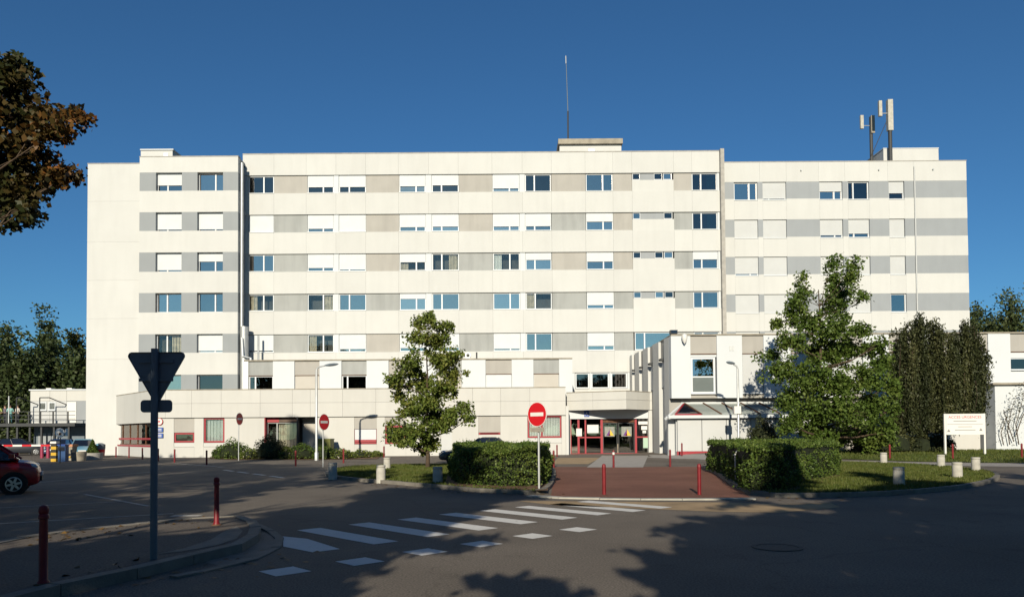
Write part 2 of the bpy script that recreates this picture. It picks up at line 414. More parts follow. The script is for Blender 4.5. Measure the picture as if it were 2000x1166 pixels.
def leaf_verts(C, size, rng, aspect=0.6, up=0.35, jitter=0.45, droop=None):
    """diamond leaves at points C"""
    C = np.asarray(C, dtype=np.float64); n = len(C)
    nr = rng.normal(size=(n, 3)); nr[:, 2] += up * 2
    nr /= np.linalg.norm(nr, axis=1)[:, None]
    t = rng.normal(size=(n, 3))
    if droop is not None: t = np.tile(np.array([0, 0, -1.0]), (n, 1)) + rng.normal(size=(n, 3)) * droop
    t -= nr * np.sum(t * nr, axis=1)[:, None]; t /= np.linalg.norm(t, axis=1)[:, None] + 1e-9
    b = np.cross(nr, t)
    s = size * (1 + jitter * (rng.random(n) * 2 - 1))[:, None]
    k = nr * (s * 0.18)
    V = np.stack([C - t * s * 0.5 - k, C + b * s * 0.5 * aspect, C + t * s * 0.5 - k, C - b * s * 0.5 * aspect], axis=1)
    return V.reshape(-1, 3)

def sheet(name, poly, z, mat_, parent=None, kind="structure", step=None):
    """flat or ground-following polygon sheet"""
    bm = bmesh.new()
    vs = [bm.verts.new((p[0], p[1], 0)) for p in poly]
    f = bm.faces.new(vs)
    if f.normal.z < 0: f.normal_flip()
    bmesh.ops.triangulate(bm, faces=bm.faces[:])
    if step:
        for _ in range(3):
            es = [e for e in bm.edges if e.calc_length() > step]
            if es: bmesh.ops.subdivide_edges(bm, edges=es, cuts=1, use_grid_fill=False); bmesh.ops.triangulate(bm, faces=bm.faces[:])
    for v in bm.verts: v.co.z = H(v.co.x, v.co.y) + z
    bmesh.ops.recalc_face_normals(bm, faces=bm.faces[:])
    for f in bm.faces:
        if f.normal.z < 0: f.normal_flip()
    me = bpy.data.meshes.new(name); bm.to_mesh(me); bm.free()
    me.materials.append(MT[mat_])
    o = bpy.data.objects.new(name, me); COL.objects.link(o)
    if parent is not None: o.parent = parent
    elif kind: o["kind"] = kind
    return o
def gpoly(pts, z=0.0): return [(lambda p: (p.x, p.y))(G(a, b)) for a, b in pts]
def inpoly(x, y, poly):
    c = np.zeros(x.shape, bool); n = len(poly)
    for i in range(n):
        (x0, y0), (x1, y1) = poly[i], poly[(i + 1) % n]
        if y0 == y1: continue
        cond = ((y0 > y) != (y1 > y)) & (x < (x1 - x0) * (y - y0) / (y1 - y0) + x0)
        c ^= cond
    return c
def resample(pts, d, closed=False):
    pts = [Vector((p[0], p[1], 0)) for p in pts]
    if closed: pts = pts + [pts[0]]
    out = [pts[0]]; acc = 0
    for a, b in zip(pts, pts[1:]):
        L = (b - a).length; t = d - acc
        while t <= L:
            out.append(a + (b - a) * (t / L)); t += d
        acc = (acc + L) % d if True else 0
        acc = L - (t - d)
    if (out[-1] - pts[-1]).length > 0.2 * d: out.append(pts[-1])
    return out
def smooth_curve(pts, it=2, closed=False):
    pts = [Vector((p[0], p[1], 0)) for p in pts]
    for _ in range(it):
        o = []
        n = len(pts)
        rng_ = range(n) if closed else range(n - 1)
        if not closed: o.append(pts[0])
        for i in rng_:
            a, b = pts[i], pts[(i + 1) % n]
            o += [a * 0.75 + b * 0.25, a * 0.25 + b * 0.75]
        if not closed: o.append(pts[-1])
        pts = o
    return [(p.x, p.y) for p in pts]
def kerb(pts, h=0.13, w=0.16, d=1.0, side=1, z0=0.0, mat_="kerb"):
    """a row of separate kerb stones"""
    root = bpy.data.objects.new("kerb", None); COL.objects.link(root); root["kind"] = "structure"
    P = resample(pts, d); rnd = random.Random(len(pts) * 7 + int(h * 100))
    n = len(P); nor = []
    for i in range(n):
        t = (P[min(i + 1, n - 1)] - P[max(i - 1, 0)]).normalized(); nor.append(Vector((-t.y, t.x, 0)) * side)
    for i in range(n - 1):
        a, b = P[i], P[i + 1]; t = (b - a).normalized() * 0.006
        na, nb = nor[i] * w, nor[i + 1] * w; hh = h + rnd.uniform(-0.004, 0.006)
        za = H(a.x, a.y) + z0; zb = H(b.x, b.y) + z0; ch = 0.02
        m = MB()
        q = [a + t, b - t, b - t + nb, a + t + na]
        if side < 0: q = [q[3], q[2], q[1], q[0]]; zz = [za, zb, zb, za]
        else: zz = [za, zb, zb, za]
        m.hexa([(p.x, p.y, z - 0.1) for p, z in zip(q, zz)], [(p.x, p.y, z + hh) for p, z in zip(q, zz)])
        m.build("kerb_stone", mat_, root)
    return root
# ------------------------------------------------------------------ the hospital building
HB = thing("hospital_building", "long white multi-storey hospital with grey window bands, low front wings and red-framed entrance", "building", (0, 66, 0))
rnd = random.Random(5)
def frame_y(Y): return ((0, Y), (1, 0), (0, 1))

def win(F, u0, u1, z0, z1, d=0.18, mull=None, shut=0.0, glass="glass", frame="pvc", smat="shut", fw=0.07, trans=None, curtain=None, sill=True, parent=None, tilt=False):
    if curtain and glass == "glass" or curtain and frame != "pvc": glass = "glassclear" if curtain[2] != "curtain" else glass
    elif glass == "glass" and rnd.random() < .38: glass = "glasspale"
    """one window: frame, panes, roller shutter, curtain; d = how deep the frame sits in the wall"""
    m = MB()
    m.fbox(F, u0, u0 + fw, d, d + .12, z0, z1).fbox(F, u1 - fw, u1, d, d + .12, z0, z1)
    m.fbox(F, u0 + fw, u1 - fw, d, d + .12, z0, z0 + fw).fbox(F, u0 + fw, u1 - fw, d, d + .12, z1 - fw, z1)
    cells = []
    xs = [u0 + fw, u1 - fw]
    if mull:
        c = u0 + (u1 - u0) * mull
        m.fbox(F, c - .055, c + .055, d - .005, d + .115, z0 + fw, z1 - fw)
        cells = [(xs[0], c - .055), (c + .055, xs[1])]
    else: cells = [tuple(xs)]
    if trans:
        zc = z0 + (z1 - z0) * trans
        for a, b in cells: m.fbox(F, a, b, d + .002, d + .118, zc - .05, zc + .05)
    if sill: m.fbox(F, u0 - .02, u1 + .02, min(-.05, d - .06) if d < .2 else d - .06, d + .02, z0 - .045, z0 - .003)
    w = m.build("window", frame, parent or HB)
    if shut < 0.97:
        for a, b in cells:
            zs = [(z0 + fw, z1 - fw)] if not trans else [(z0 + fw, zc - .05), (zc + .05, z1 - fw)]
            for q0, q1 in zs:
                if tilt and q0 > z0 + .5:      # sash tipped inwards at the top
                    o_, u_, n_ = F; PT = lambda c, dd, z: (o_[0] + u_[0] * c + n_[0] * dd, o_[1] + u_[1] * c + n_[1] * dd, z)
                    MB().hexa([PT(a, d + .03, q0), PT(b, d + .03, q0), PT(b, d + .05, q0), PT(a, d + .05, q0)], [PT(a, d + .08, q1), PT(b, d + .08, q1), PT(b, d + .10, q1), PT(a, d + .10, q1)]).build("pane", glass, w)
                else: MB().fbox(F, a, b, d + .05, d + .07, q0, q1).build("pane", "greypane" if tilt else glass, w)
    if shut > 0:
        zt = z1 - .005; zb = z1 - (z1 - z0) * shut
        s = MB().fbox(F, u0 + .025, u1 - .025, d - .045, d - .01, zb, zt)
        s.build("roller_shutter", smat, w)
        MB().fbox(F, u0 + .025, u1 - .025, d - .05, d - .008, zb - .05, zb - .004).build("shutter_rail", "pvc", w)
    if curtain:
        a = u0 + (u1 - u0) * curtain[0]; b = u0 + (u1 - u0) * curtain[1]; mb = MB(); k = max(3, int((b - a) / .12))
        for i in range(k):
            mb.fbox(F, a + (b - a) * i / k, a + (b - a) * (i + .8) / k, d + .2 + .04 * (i % 2), d + .24 + .04 * (i % 2), z0 + .03, z1 - .03)
        mb.build("curtain", curtain[2], w)
    return w

def panels(F, us, d0, d1, z0, z1, mat_, name, gap=.009):
    for a, b in zip(us, us[1:]):
        MB().fbox(F, a + gap / 2, b - gap / 2, d0, d1, z0, z1).build(name, mat_, HB)

# ---- middle block
YM = 66.0; FM = frame_y(YM)
mx = lambda p: X_(p, YM, 360)
mz = lambda p: Z_(p, YM, 1050)
tops = [339.2, 416, 492.6, 570.6, 649.5, 728]; bots = [374.6, 451, 527.7, 604.5, 685.5, 760]
zt = [mz(t) for t in tops]; zb = [mz(b) for b in bots]
MX0, MX1 = mx(474), mx(1405.5); MTOP = mz(298.3)
joints = [474, 535, 598, 656, 714, 778, 837, 895, 961, 1020, 1077, 1143, 1197, 1234.5, 1316, 1351.5, 1405.5]
us = [mx(p) for p in joints]
edges = [MTOP] + sum([[a, b] for a, b in zip(zt, zb)], [])
panels(FM, us, 0, .6, zt[0], MTOP, "white", "parapet_panel")
for r in range(5):
    panels(FM, us, 0, .6, zt[r + 1], zb[r], "white", "spandrel_panel")
panels(FM, us, 0, .6, 0, zb[5], "white", "spandrel_panel")
MB().box(MX0, MX1, YM - .03, YM + .65, MTOP + .002, MTOP + .08).build("coping", "concrete", HB)
MB().box(MX0, MX1, YM + .65, 80, MTOP - .5, MTOP - .3).build("roof", "concrete", HB)
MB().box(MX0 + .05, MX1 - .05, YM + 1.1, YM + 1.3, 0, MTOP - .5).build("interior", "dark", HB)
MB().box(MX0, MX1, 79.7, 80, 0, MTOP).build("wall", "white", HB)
for x in (MX0, MX1 - .3): MB().box(x, x + .3, YM + .602, 79.698, 0, MTOP - .002).build("wall", "white", HB)
for r in range(6): MB().box(MX0, MX1, YM + .45, YM + 1.1, zb[r] - .25, zb[r] - .02).build("floor_slab", "concrete", HB)
MW = {  # column: (x0, x1, mullion, shutters by row)
    1: (484.5, 534, .60, [0, .93, 0, 0, .86]), 2: (600, 651, .60, [.62, .76, .76, 0, 0]), 3: (661.5, 714, .38, [.62, .93, .86, 0, .80]),
    4: (779.5, 830.5, .64, [.60, .70, .46, .28, .76]), 5: (843, 895.5, .36, [.56, .68, 0, 0, .76]), 6: (962, 1014, .63, [.76, .70, 0, 0, .84]),
    7: (1025.5, 1076, .36, [0, .70, .38, 0, 0]), 8: (1144.5, 1197, .63, [0, .46, .50, .74, .72]), 9: (1352, 1401, .36, [0, 0, .42, 0, 0])}
panes9 = {}
for c, (a, b, mu, sh) in MW.items():
    for r in range(5):
        cur = None
        if c == 9 and r < 4: cur = (.62, .98, "curtain")
        if c == 8 and r == 0: cur = (.68, .97, "curtain")
        if (c, r) in ((1, 3), (2, 4), (4, 2), (6, 2), (7, 3), (2, 3), (5, 2)): cur = ((.62, .95) if (c + r) % 2 else (.05, .33)) + ("netc" if c % 3 else "paper",)
        gl = "glassd" if (c, r) in ((1, 0), (7, 0), (9, 0), (9, 1), (2, 0), (3, 0), (5, 0)) else "glass"
        if c == 9 and r == 4: pass
        win(FM, mx(a), mx(b), zb[r] + .045, zt[r] - .03, .18, mu, sh[r], gl, curtain=cur)
for r in range(5):   # infill between the windows
    for a, b in ((535, 599), (715, 778.5), (896.5, 961), (1077.5, 1143), (1198, 1234), (1316.5, 1351)):
        mtl = "beige" if r == 0 else ("beigeg" if rnd.random() < .75 else "beige")
        MB().box(mx(a) - .02, mx(b) + .02, YM + .14, YM + .5, zb[r] + .002, zt[r] - .002).build("infill_panel", mtl, HB)
    for a, b in ((651.5, 661), (831, 842.5), (1014.5, 1025)):
        MB().box(mx(a), mx(b), YM + .10, YM + .5, zb[r] + .002, zt[r] - .002).build("pier", "white2", HB)
    MB().box(MX0 + .01, mx(484), YM + .10, YM + .5, zb[r] + .002, zt[r] - .002).build("pier", "white", HB)
    MB().box(mx(1401.3), MX1 - .01, YM + .10, YM + .5, zb[r] + .002, zt[r] - .002).build("pier", "white2", HB)
    if r < 4:        # wash-room strip with three small lights over a white panel
        z1, z0 = zt[r] - .02, zb[r] + .005
        MB().box(mx(1234.7), mx(1315.8), YM + .05, YM + .5, z0, z0 + (z1 - z0) * .62).build("infill_panel", "white", HB)
        zz = z0 + (z1 - z0) * .64
        for a, b in ((1235.5, 1250.5), (1277.5, 1294), (1296, 1313)):
            if (r, a) == (1, 1277.5): continue
            win(FM, mx(a), mx(b), zz, z1, .12, None, 0, "glassd" if (r + int(a)) % 2 else "glass", sill=False, fw=.05)
        MB().box(mx(1251), mx(1277 if r != 1 else 1295.5), YM + .14, YM + .4, zz, z1).build("infill_panel", "greyr", HB)
    else:
        win(FM, mx(1237), mx(1316), zb[r] + .045, zt[r] - .03, .15, .24, 0, "glass")
for a, b, mu in ((1120.5, 1147.5, None), (1151.5, 1186, None), (1190, 1221, None)):   # stair windows over the porch
    win(FM, mx(a), mx(b), zb[5] + .05, zt[5] - .03, .15, mu, 0, "glassd", fw=.10, sill=False)
for a, b in ((474.5, 1119.5), (1147.8, 1151.2), (1186.3, 1189.7), (1221.5, 1405)):
    MB().box(mx(a), mx(b), YM + .08, YM + .55, zb[5] + .002, zt[5] - .002).build("pier", "white2", HB)
MB().box(MX1 + .01, mx(1413), YM - .35, YM + 2, 0, MTOP + .12).build("fin", "concrete", HB)

# ---- left block
YL = 64.4; FL = frame_y(YL)
lx = lambda p: X_(p, YL, 360)
lz = lambda p: Z_(p, YL, 350)
ltop = [337, 414.5, 493, 572, 652.4, 731.7]; lbot = [373, 451, 530.6, 610, 689, 768]
lt = [lz(t) for t in ltop]; lb = [lz(b) for b in lbot]; LTOP = lz(306.8)
LX0, LX1 = lx(272.5), lx(465)
lus = [LX0, lx(337), lx(401), LX1]
panels(FL, [LX0, LX1], 0, .5, lt[0], LTOP, "white", "parapet_panel")
for r in range(6):
    z1 = lt[r + 1] if r < 5 else 0
    panels(FL, [LX0, LX1], 0, .5, z1, lb[r], "white", "spandrel_panel")
    for a, b in ((272.5, 304.5), (355, 385.5), (435.5, 465)):
        MB().box(lx(a) + (.004 if a > 273 else 0), lx(b) - (.004 if b < 464 else 0), YL + .012, YL + .5, lb[r] + .004, lt[r] - .004).build("infill_panel", "greyp", HB)
LS = {0: [.62, .86, .86, 0, 0, 0], 1: [0, .86, .42, 0, .86, 0]}
for r in range(6):
    win(FL, lx(304.5), lx(355), lb[r] + .02, lt[r] - .01, .34, .40 if r != 5 else None, LS[0][r], "glass", curtain=(.55, .95, "netc") if r == 4 else None, sill=False)
    win(FL, lx(385.5), lx(435.5), lb[r] + .02, lt[r] - .01, .34, .66 if r != 5 else None, LS[1][r], "glass" if r != 5 else "glassd", sill=False)
MB().box(LX1 - .3, LX1, YL + .502, YM + .6, 0, LTOP - .002).build("wall", "greyr", HB)  # grey, not white: the shade on this side is put into its colour
MB().box(LX0, LX1, YL + .52, 80, LTOP - .5, LTOP - .3).build("roof", "concrete", HB)
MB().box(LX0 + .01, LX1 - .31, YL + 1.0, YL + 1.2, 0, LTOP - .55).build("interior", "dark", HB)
MB().box(LX0 - .02, LX1 + .03, YL - .03, YL + .55, LTOP + .002, LTOP + .07).build("coping", "concrete", HB)
BX0 = X_(171.5, YL + .35, 330); BT = Z_(320.5, YL + .35, 222)
for z0, z1 in zip([0] + [lz(p) for p in (700, 620, 545, 470, 390)], [lz(p) for p in (700, 620, 545, 470, 390)] + [BT]):
    MB().box(BX0, LX0 - .006, YL + .35, 79, z0 + .004, z1 - .004).build("gable_wall", "white", HB)
MB().box(BX0 - .03, LX0 - .01, YL + .32, 79.2, BT, BT + .07).build("coping", "concrete", HB)
# pipes and ducts in the recess beside the left block
z660, z705, z766 = Z_(660, 64, 465), Z_(705, 64, 465), 3
px0 = LX1 + .36
MB().tube((px0, 65.0, z766), (px0, 65.0, z660 + 1.1), .34, n=14).build("vent_duct", "steel", HB, True)
MB().tube((LX1 + .16, 64.9, z660), (LX1 + .16, 64.9, LTOP - .4), .13, n=10).build("drainpipe", "steel", HB, True)
MB().path([(px0 - .05, 64.55, z660 + .1), (px0 + .05, 64.5, z705 + .45), (px0 + .75, 64.45, z705 + .3), (px0 + .8, 64.45, z766)], [.1] * 4, 9).build("drainpipe", "pvc", HB, True)
MB().tube((px0 + 1.15, 65.2, z766), (px0 + 1.15, 65.2, Z_(655, 65, 480)), .09, n=8).build("drainpipe", "steel", HB, True)

# ---- right block
YR = 67.2; FR = frame_y(YR)
rx = lambda p: X_(p, YR, 400)
rz = lambda p: Z_(p, YR, 1650)
rtop = [354.6, 428, 500.5, 573.7, 646]; rbot = [387.6, 462, 535, 608, 680]
rtz = [rz(t) for t in rtop]; rbz = [rz(b) for b in rbot]; RTOP = rz(316.3)
RX0, RX1 = rx(1412), rx(1889)
rj = [1412, 1484.5, 1536.5, 1600, 1651, 1699, 1735, 1785.5, 1889]
panels(FR, [rx(p) for p in rj], 0, .5, rtz[0], RTOP, "white", "parapet_panel")
RE = [1412, 1434, 1480, 1490, 1536, 1601, 1646, 1656.5, 1698, 1736.5, 1767, 1785.5, 1889]
for r in range(5):
    for a, b in zip(RE, RE[1:]):
        low = .15 if a in (1434, 1490, 1601, 1656.5, 1736.5) else 0
        MB().box(rx(a) + .003, rx(b) - .003, YR, YR + .5, rtz[r + 1] if r < 4 else 0, rbz[r] - low).build("spandrel_panel", "white", HB)
        if not low: MB().box(rx(a) + .004, rx(b) - .004, YR + .015, YR + .5, rbz[r] + .004, rtz[r] - .004).build("infill_panel", "greyr", HB)
RS = {(1434, 1480): [0, 1, .86, 1, 1], (1490, 1536): [.88, 1, .95, 1, 1], (1601, 1646): [.5, .82, 1, 1, 1], (1656.5, 1698): [0, .74, .95, 1, 1], (1736.5, 1767): [.62, 1, .96, 0, 1]}
for (a, b), sh in RS.items():
    for r in range(5):
        mu = None if a == 1736.5 else (.66 if a in (1434, 1601) else .28)
        win(FR, rx(a) + .005, rx(b) - .005, rbz[r] - .10, rtz[r] - .005, .17, mu, sh[r] if sh[r] < .97 else .99, "glassd" if (a, r) in ((1656.5, 0), (1736.5, 0)) else "glass", smat="shut2", fw=.09)
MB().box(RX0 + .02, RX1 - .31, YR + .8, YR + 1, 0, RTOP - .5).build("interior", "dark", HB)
MB().box(RX1 - .3, RX1, YR + .502, 80, 0, RTOP - .002).build("wall", "white", HB)
MB().box(RX0, RX1, YR + .52, 80, RTOP - .5, RTOP - .3).build("roof", "concrete", HB)
MB().box(RX0, RX1 + .03, YR - .03, YR + .55, RTOP + .002, RTOP + .07).build("coping", "concrete", HB)
MB().tube((rx(1786.5), YR - .07, 5), (rx(1786.5), YR - .07, RTOP - .5), .06, n=8).build("drainpipe", "shut2", HB, True)
for p in (1565, 1717, 1823): MB().tube((rx(p), YR - .15, rz(333)), (rx(p), YR + .1, rz(332.5)), .06, n=8).build("overflow_spout", "steel", HB)

# ---- roof houses
def zt_at(py, Y, px): return Z_(py, Y, px)
pb = MB().box(X_(275, 65.6, 300), X_(337, 65.6, 300), 65.6, 71, LTOP - .3, zt_at(294.5, 65.6, 306)).build("penthouse", "white", HB)
MB().box(X_(273.5, 65.5, 300), X_(338.5, 65.5, 300), 65.5, 71.1, zt_at(294.3, 65.6, 306), zt_at(292, 65.6, 306)).build("roof_slab", "white2", pb)
MB().box(X_(320, 65.6, 300), X_(329, 65.6, 300), 65.55, 65.62, zt_at(307, 65.6, 306), zt_at(300, 65.6, 306)).build("vent", "steel", pb)
pb = MB().box(X_(1093, 69, 290), X_(1213.5, 69, 290), 69, 76, MTOP - .4, zt_at(283.5, 69, 1150)).build("penthouse", "white", HB)
MB().box(X_(1090.5, 68.7, 280), X_(1216.5, 68.7, 280), 68.7, 76.3, zt_at(283.3, 69, 1150), zt_at(273.5, 69, 1150)).build("roof_slab", "stain", pb)
MB().box(X_(1149, 69, 290), X_(1161, 69, 290), 68.93, 69.05, zt_at(297, 69, 1150), zt_at(292, 69, 1150)).build("vent", "steel", pb)
pb = MB().box(X_(1725.5, 68.6, 300), X_(1833, 68.6, 300), 68.6, 73, RTOP - .4, zt_at(291, 68.6, 1780)).build("penthouse", "white", HB)
MB().box(X_(1725, 68.57, 300), X_(1834, 68.57, 300), 68.57, 73.05, zt_at(290.8, 68.6, 1780), zt_at(289.3, 68.6, 1780)).build("roof_slab", "white2", pb)

# ---- low front wing: canted end, fascia, ground floor
YW = 57.0; FW = frame_y(YW)
wx = lambda p: X_(p, YW, 800)
wz = lambda p: Z_(p, YW, 640)
A = Vector((wx(300), YW)); Bp = Vector((X_(217, 66, 800), 66.0))
ud = (A - Bp).normalized(); nd = Vector((-ud.y, ud.x))
if nd.y < 0: nd = -nd
FA = ((Bp.x, Bp.y), (ud.x, ud.y), (nd.x, nd.y)); LA = (A - Bp).length
FT, FBm, FJ = wz(760.0), wz(813.6), wz(786)
WX1 = wx(1105)
fj = [wx(300)] + [wx(p) for p in (323, 374, 432, 508, 571, 606, 669, 734, 797, 860, 923, 978, 1035)] + [WX1]
panels(FW, fj, 0, .5, FBm, FJ - .006, "fascia", "fascia_panel", .012)
panels(FW, fj, 0, .5, FJ + .006, FT, "fascia", "fascia_panel", .012)
panels(FA, [0, LA * .33, LA * .66, LA], 0, .5, FBm - .35, FT, "fascia", "fascia_panel", .012)
MB().prism([(A.x, YW - .04), (WX1, YW - .04), (WX1, 65.9), (Bp.x + 1, 65.9), (Bp.x, 66 - .04)], FT + .003, FT + .06).build("coping", "stain", HB)
gs, gt = .16, FBm - .01    # ground-floor wall sits back under the fascia
def gwall(a, b, z0=0, z1=None, m="fascia", d=gs): MB().box(wx(a) + .003, wx(b) - .003, YW + d, YW + 1.0, z0, gt if z1 is None else z1).build("wall", m, HB)
gz = lambda p: Z_(p, YW, 640)
openings = [(338, 378), (396, 437), (515, 618), (691, 735), (751, 792), (860, 882), (934, 977), (1030, 1097)]
e = 300.5
for a, b in openings + [(1105, 1105)]:
    if a - e > 1: gwall(e, a)
    e = b
def gband(a, b, y0, y1, m, d=gs + .03, name="infill_panel"): MB().box(wx(a) + .005, wx(b) - .005, YW + d, YW + d + .3, gz(y1), gz(y0) if y0 > 814 else gt).build(name, m, HB)
def gwin(a, b, y0, y1, **k): return win(FW, wx(a) + .02, wx(b) - .02, gz(y1) + .01, (gz(y0) if y0 > 814 else gt) - .01, gs + .06, frame="red", fw=.11, sill=False, **k)
gwall(338, 378, 0, gz(871)); gband(338, 378, 862.5, 870.5, "white"); gwin(338, 378, 843, 862, glass="glassd"); gband(338, 378, 813, 842.5, "beige")
gwall(396, 437, 0, gz(871)); gband(396, 437, 863, 870.5, "white"); gwin(396, 437, 813, 862.5, glass="glass", curtain=(.03, .97, "shut2"))
gwall(691, 735, 0, gz(868)); w = gwin(691, 735, 838.5, 867.5, shut=.66, glass="glassd"); gband(691, 735, 813, 838, "beige")
MB().box(wx(692), wx(734), YW + .12, YW + .2, gz(864), gz(859)).build("awning_box", "red", w)
gwall(751, 792, 0, gz(868)); gwin(751, 792, 832, 867.5, shut=.0, glass="glassd"); gband(751, 792, 813, 831.5, "beige")
gwall(860, 882, 0, None, "shut2", .3)
gwall(934, 977, 0, gz(851)); gwin(934, 977, 846.5, 850.8, glass="glassd"); gband(934, 977, 813, 846.3, "beige")
gwall(1030, 1097, 0, gz(868)); gband(1030, 1097, 858, 867.5, "white"); gwin(1030, 1097, 813, 857.5, glass="glass", mull=.42, curtain=(.02, .98, "paper"))
# recessed bay with curtains
MB().box(wx(515), wx(516.8), YW + gs, YW + 2.6, 0, gt).build("door_frame", "red", HB)
MB().box(wx(515), wx(618), YW + 2.6, YW + 2.8, 0, gt).build("wall", "fascia", HB)
MB().box(wx(617), wx(618), YW + gs, YW + 2.6, 0, gt).build("wall", "white", HB)
w = win(FW, wx(517), wx(578), 0.25, gz(824), .6, .32, 0, "glass", frame="beigeg", fw=.07, sill=False, curtain=(.36, .98, "netc"))
MB().box(wx(516.9), wx(541), YW + .5, YW + .62, gz(823.5), gt).build("door_head", "red", HB); MB().box(wx(541.2), wx(578), YW + .5, YW + .62, gz(823.5), gt).build("door_head", "soffit", HB)
MB().box(wx(578), wx(580), YW + gs + .02, YW + .66, 0, gt).build("door_frame", "dsteel", HB)
w = win(FW, wx(581), wx(617), gz(872), gt - .02, 1.4, None, 1.0, smat="shutb", frame="beigeg", fw=.06, sill=False)
MB().box(wx(581), wx(617), YW + 1.45, YW + 2.5, 0, gz(872) - .02).build("wall", "white", HB)
# canted end: curtained glazing
zc1, zc0 = Z_(822, 60, 255), Z_(872, 62, 255)
cu = [.06 * LA, .22 * LA, .40 * LA, .58 * LA, .76 * LA, .97 * LA]
for a, b in zip(cu, cu[1:]):
    win(FA, a, b, .95, FBm - .4, .25, None, 0, "glassd", "rust", fw=.06, sill=False, curtain=(.05, .9, "netc"))
MB().fbox(FA, cu[0], cu[-1], .17, .24, 1.35, 1.5).build("handrail", "red", HB)
MB().fbox(FA, 0.01, cu[0] - .01, .1, .6, 0, FBm - .36).build("wall", "fascia", HB)
MB().fbox(FA, cu[-1] + .01, LA, .1, .6, 0, FBm - .36).build("wall", "fascia", HB)
MB().fbox(FA, cu[0], cu[-1], .12, .6, 0, .94).build("wall", "white", HB)
MB().fbox(FA, cu[0], cu[-1], .08, .3, .80, .93).build("window_sill", "red", HB)
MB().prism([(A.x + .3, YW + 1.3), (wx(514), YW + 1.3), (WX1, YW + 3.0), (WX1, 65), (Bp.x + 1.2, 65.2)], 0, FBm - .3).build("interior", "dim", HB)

# ---- second level set back over the wing
Y2 = 59.0; F2 = frame_y(Y2)
sx = lambda p: X_(p, Y2, 730)
sz = lambda p: Z_(p, Y2, 800)
ST = sz(703.3); bays = [(485, 533), (575, 624), (667, 716), (759, 808), (851, 902), (948.5, 999.5), (1042, 1092)]
e = 476
for a, b in bays + [(1118, 1118)]:
    MB().box(sx(e) + .003, sx(a) - .003, Y2, Y2 + 1, FT - .5 if a < 1100 else 4.0, ST).build("pier", "white2" if a > 486 else "steel", HB); e = b
for i, (a, b) in enumerate(bays):
    MB().box(sx(a), sx(b), Y2 + .10, Y2 + .6, sz(731), ST - .01).build("infill_panel", "beigeg" if i % 2 == 0 else "beige", HB)
    MB().box(sx(a), sx(b), Y2 + .06, Y2 + .5, sz(732.2), sz(731.1)).build("lintel", "rust", HB)
    z0, z1 = FT + .02, sz(732.3)
    k = [("glassd", .26, 0, "shut"), (None, None, .99, "shutb"), ("glassd", .22, 0, "shut"), ("glassd", .3, .6, "shut2"), (None, None, .99, "shutb"), (None, None, .99, "shut"), (None, None, .99, "shutb")][i]
    win(F2, sx(a) + .02, sx(b) - .02, z0, z1, .16, k[1], k[2], k[0] or "glass", smat=k[3], sill=False)
MB().box(sx(476), sx(1118), Y2 - .05, 65.9, ST + .002, ST + .10).build("coping", "stain", HB)
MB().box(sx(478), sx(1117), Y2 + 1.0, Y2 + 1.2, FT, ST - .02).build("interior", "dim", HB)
MB().box(sx(1117), sx(1118), Y2 + 1.001, 65.9, 4, ST).build("wall", "white", HB)
# air vent and pipe on that roof
v = MB().tube((X_(914, 60, 694), 60, Z_(694, 60, 914)), (X_(914, 60, 694), 60.5, Z_(694, 60, 914)), .23, n=16).build("roof_fan", "steel", HB)
MB().tube((X_(914, 60, 694), 59.97, Z_(694, 60, 914)), (X_(914, 60, 694), 60.02, Z_(694, 60, 914)), .14, n=14).build("fan_grille", "dsteel", v)
MB().box(X_(914, 60, 694) - .18, X_(914, 60, 694) + .18, 60.05, 60.45, ST + .1, Z_(694, 60, 914) - .18).build("fan_base", "steel", v)
MB().tube((X_(931, 60, 694), 60, ST + .1), (X_(931, 60, 694), 60, Z_(688, 60, 931)), .06, n=8).build("roof_pipe", "dsteel", HB)

# ---- entrance porch
YE = 59.3; FE = frame_y(YE)
ex = lambda p: X_(p, YE, 850)
ez = lambda p: Z_(p, YE, 1210)
V = [Vector((X_(1106.5, 58.85, 780), 58.85)), Vector((X_(1223, 56.6, 780), 56.6)), Vector((X_(1269, 58.85, 780), 58.85)), Vector((X_(1316, 58.85, 780), 58.85))]
CB, CT, CJ = 3.42, 4.78, 4.15
for a, b in zip(V, V[1:]):
    u = (b - a).normalized(); n = Vector((-u.y, u.x)); n = n if n.y > 0 else -n
    F = ((a.x, a.y), (u.x, u.y), (n.x, n.y)); L = (b - a).length
    for z0, z1 in ((CB, CJ - .01), (CJ + .01, CT)):
        if L > 3: 
            MB().fbox(F, .004, L * .45 - .006, 0, .16, z0, z1).build("fascia_panel", "fascia", HB)
            MB().fbox(F, L * .45 + .006, L - .004, 0, .16, z0, z1).build("fascia_panel", "fascia", HB)
        else: MB().fbox(F, .004, L - .004, 0, .16, z0, z1).build("fascia_panel", "fascia", HB)
poly = [(v.x, v.y + .2) for v in V]
MB().prism(poly + [(V[3].x, YE + .5), (V[0].x, YE + .5)], CB + .03, CB + .1).build("soffit", "soffit", HB)
MB().prism([(v.x, v.y - .03) for v in V] + [(V[3].x, 65.9), (V[0].x, 65.9)], CT + .004, CT + .06).build("canopy_roof", "stain", HB)
LZ1, LZ0 = CB + .02, ez(817.5)
MB().box(X_(1106.5, 59.1, 810), X_(1316, 59.1, 810), YE - .2, YE + .3, LZ0, LZ1).build("lintel", "white2", HB)
MB().box(ex(1106), ex(1113.5), YE - .25, YE + .4, 0, LZ0 - .003).build("pier", "white", HB)
MB().box(ex(1303), ex(1310), YE - .25, YE + .4, 0, LZ0 - .003).build("pier", "white", HB)
MB().box(WX1 + .01, ex(1107), YW + .2, YE, 0, CB + .3).build("wall", "white", HB)
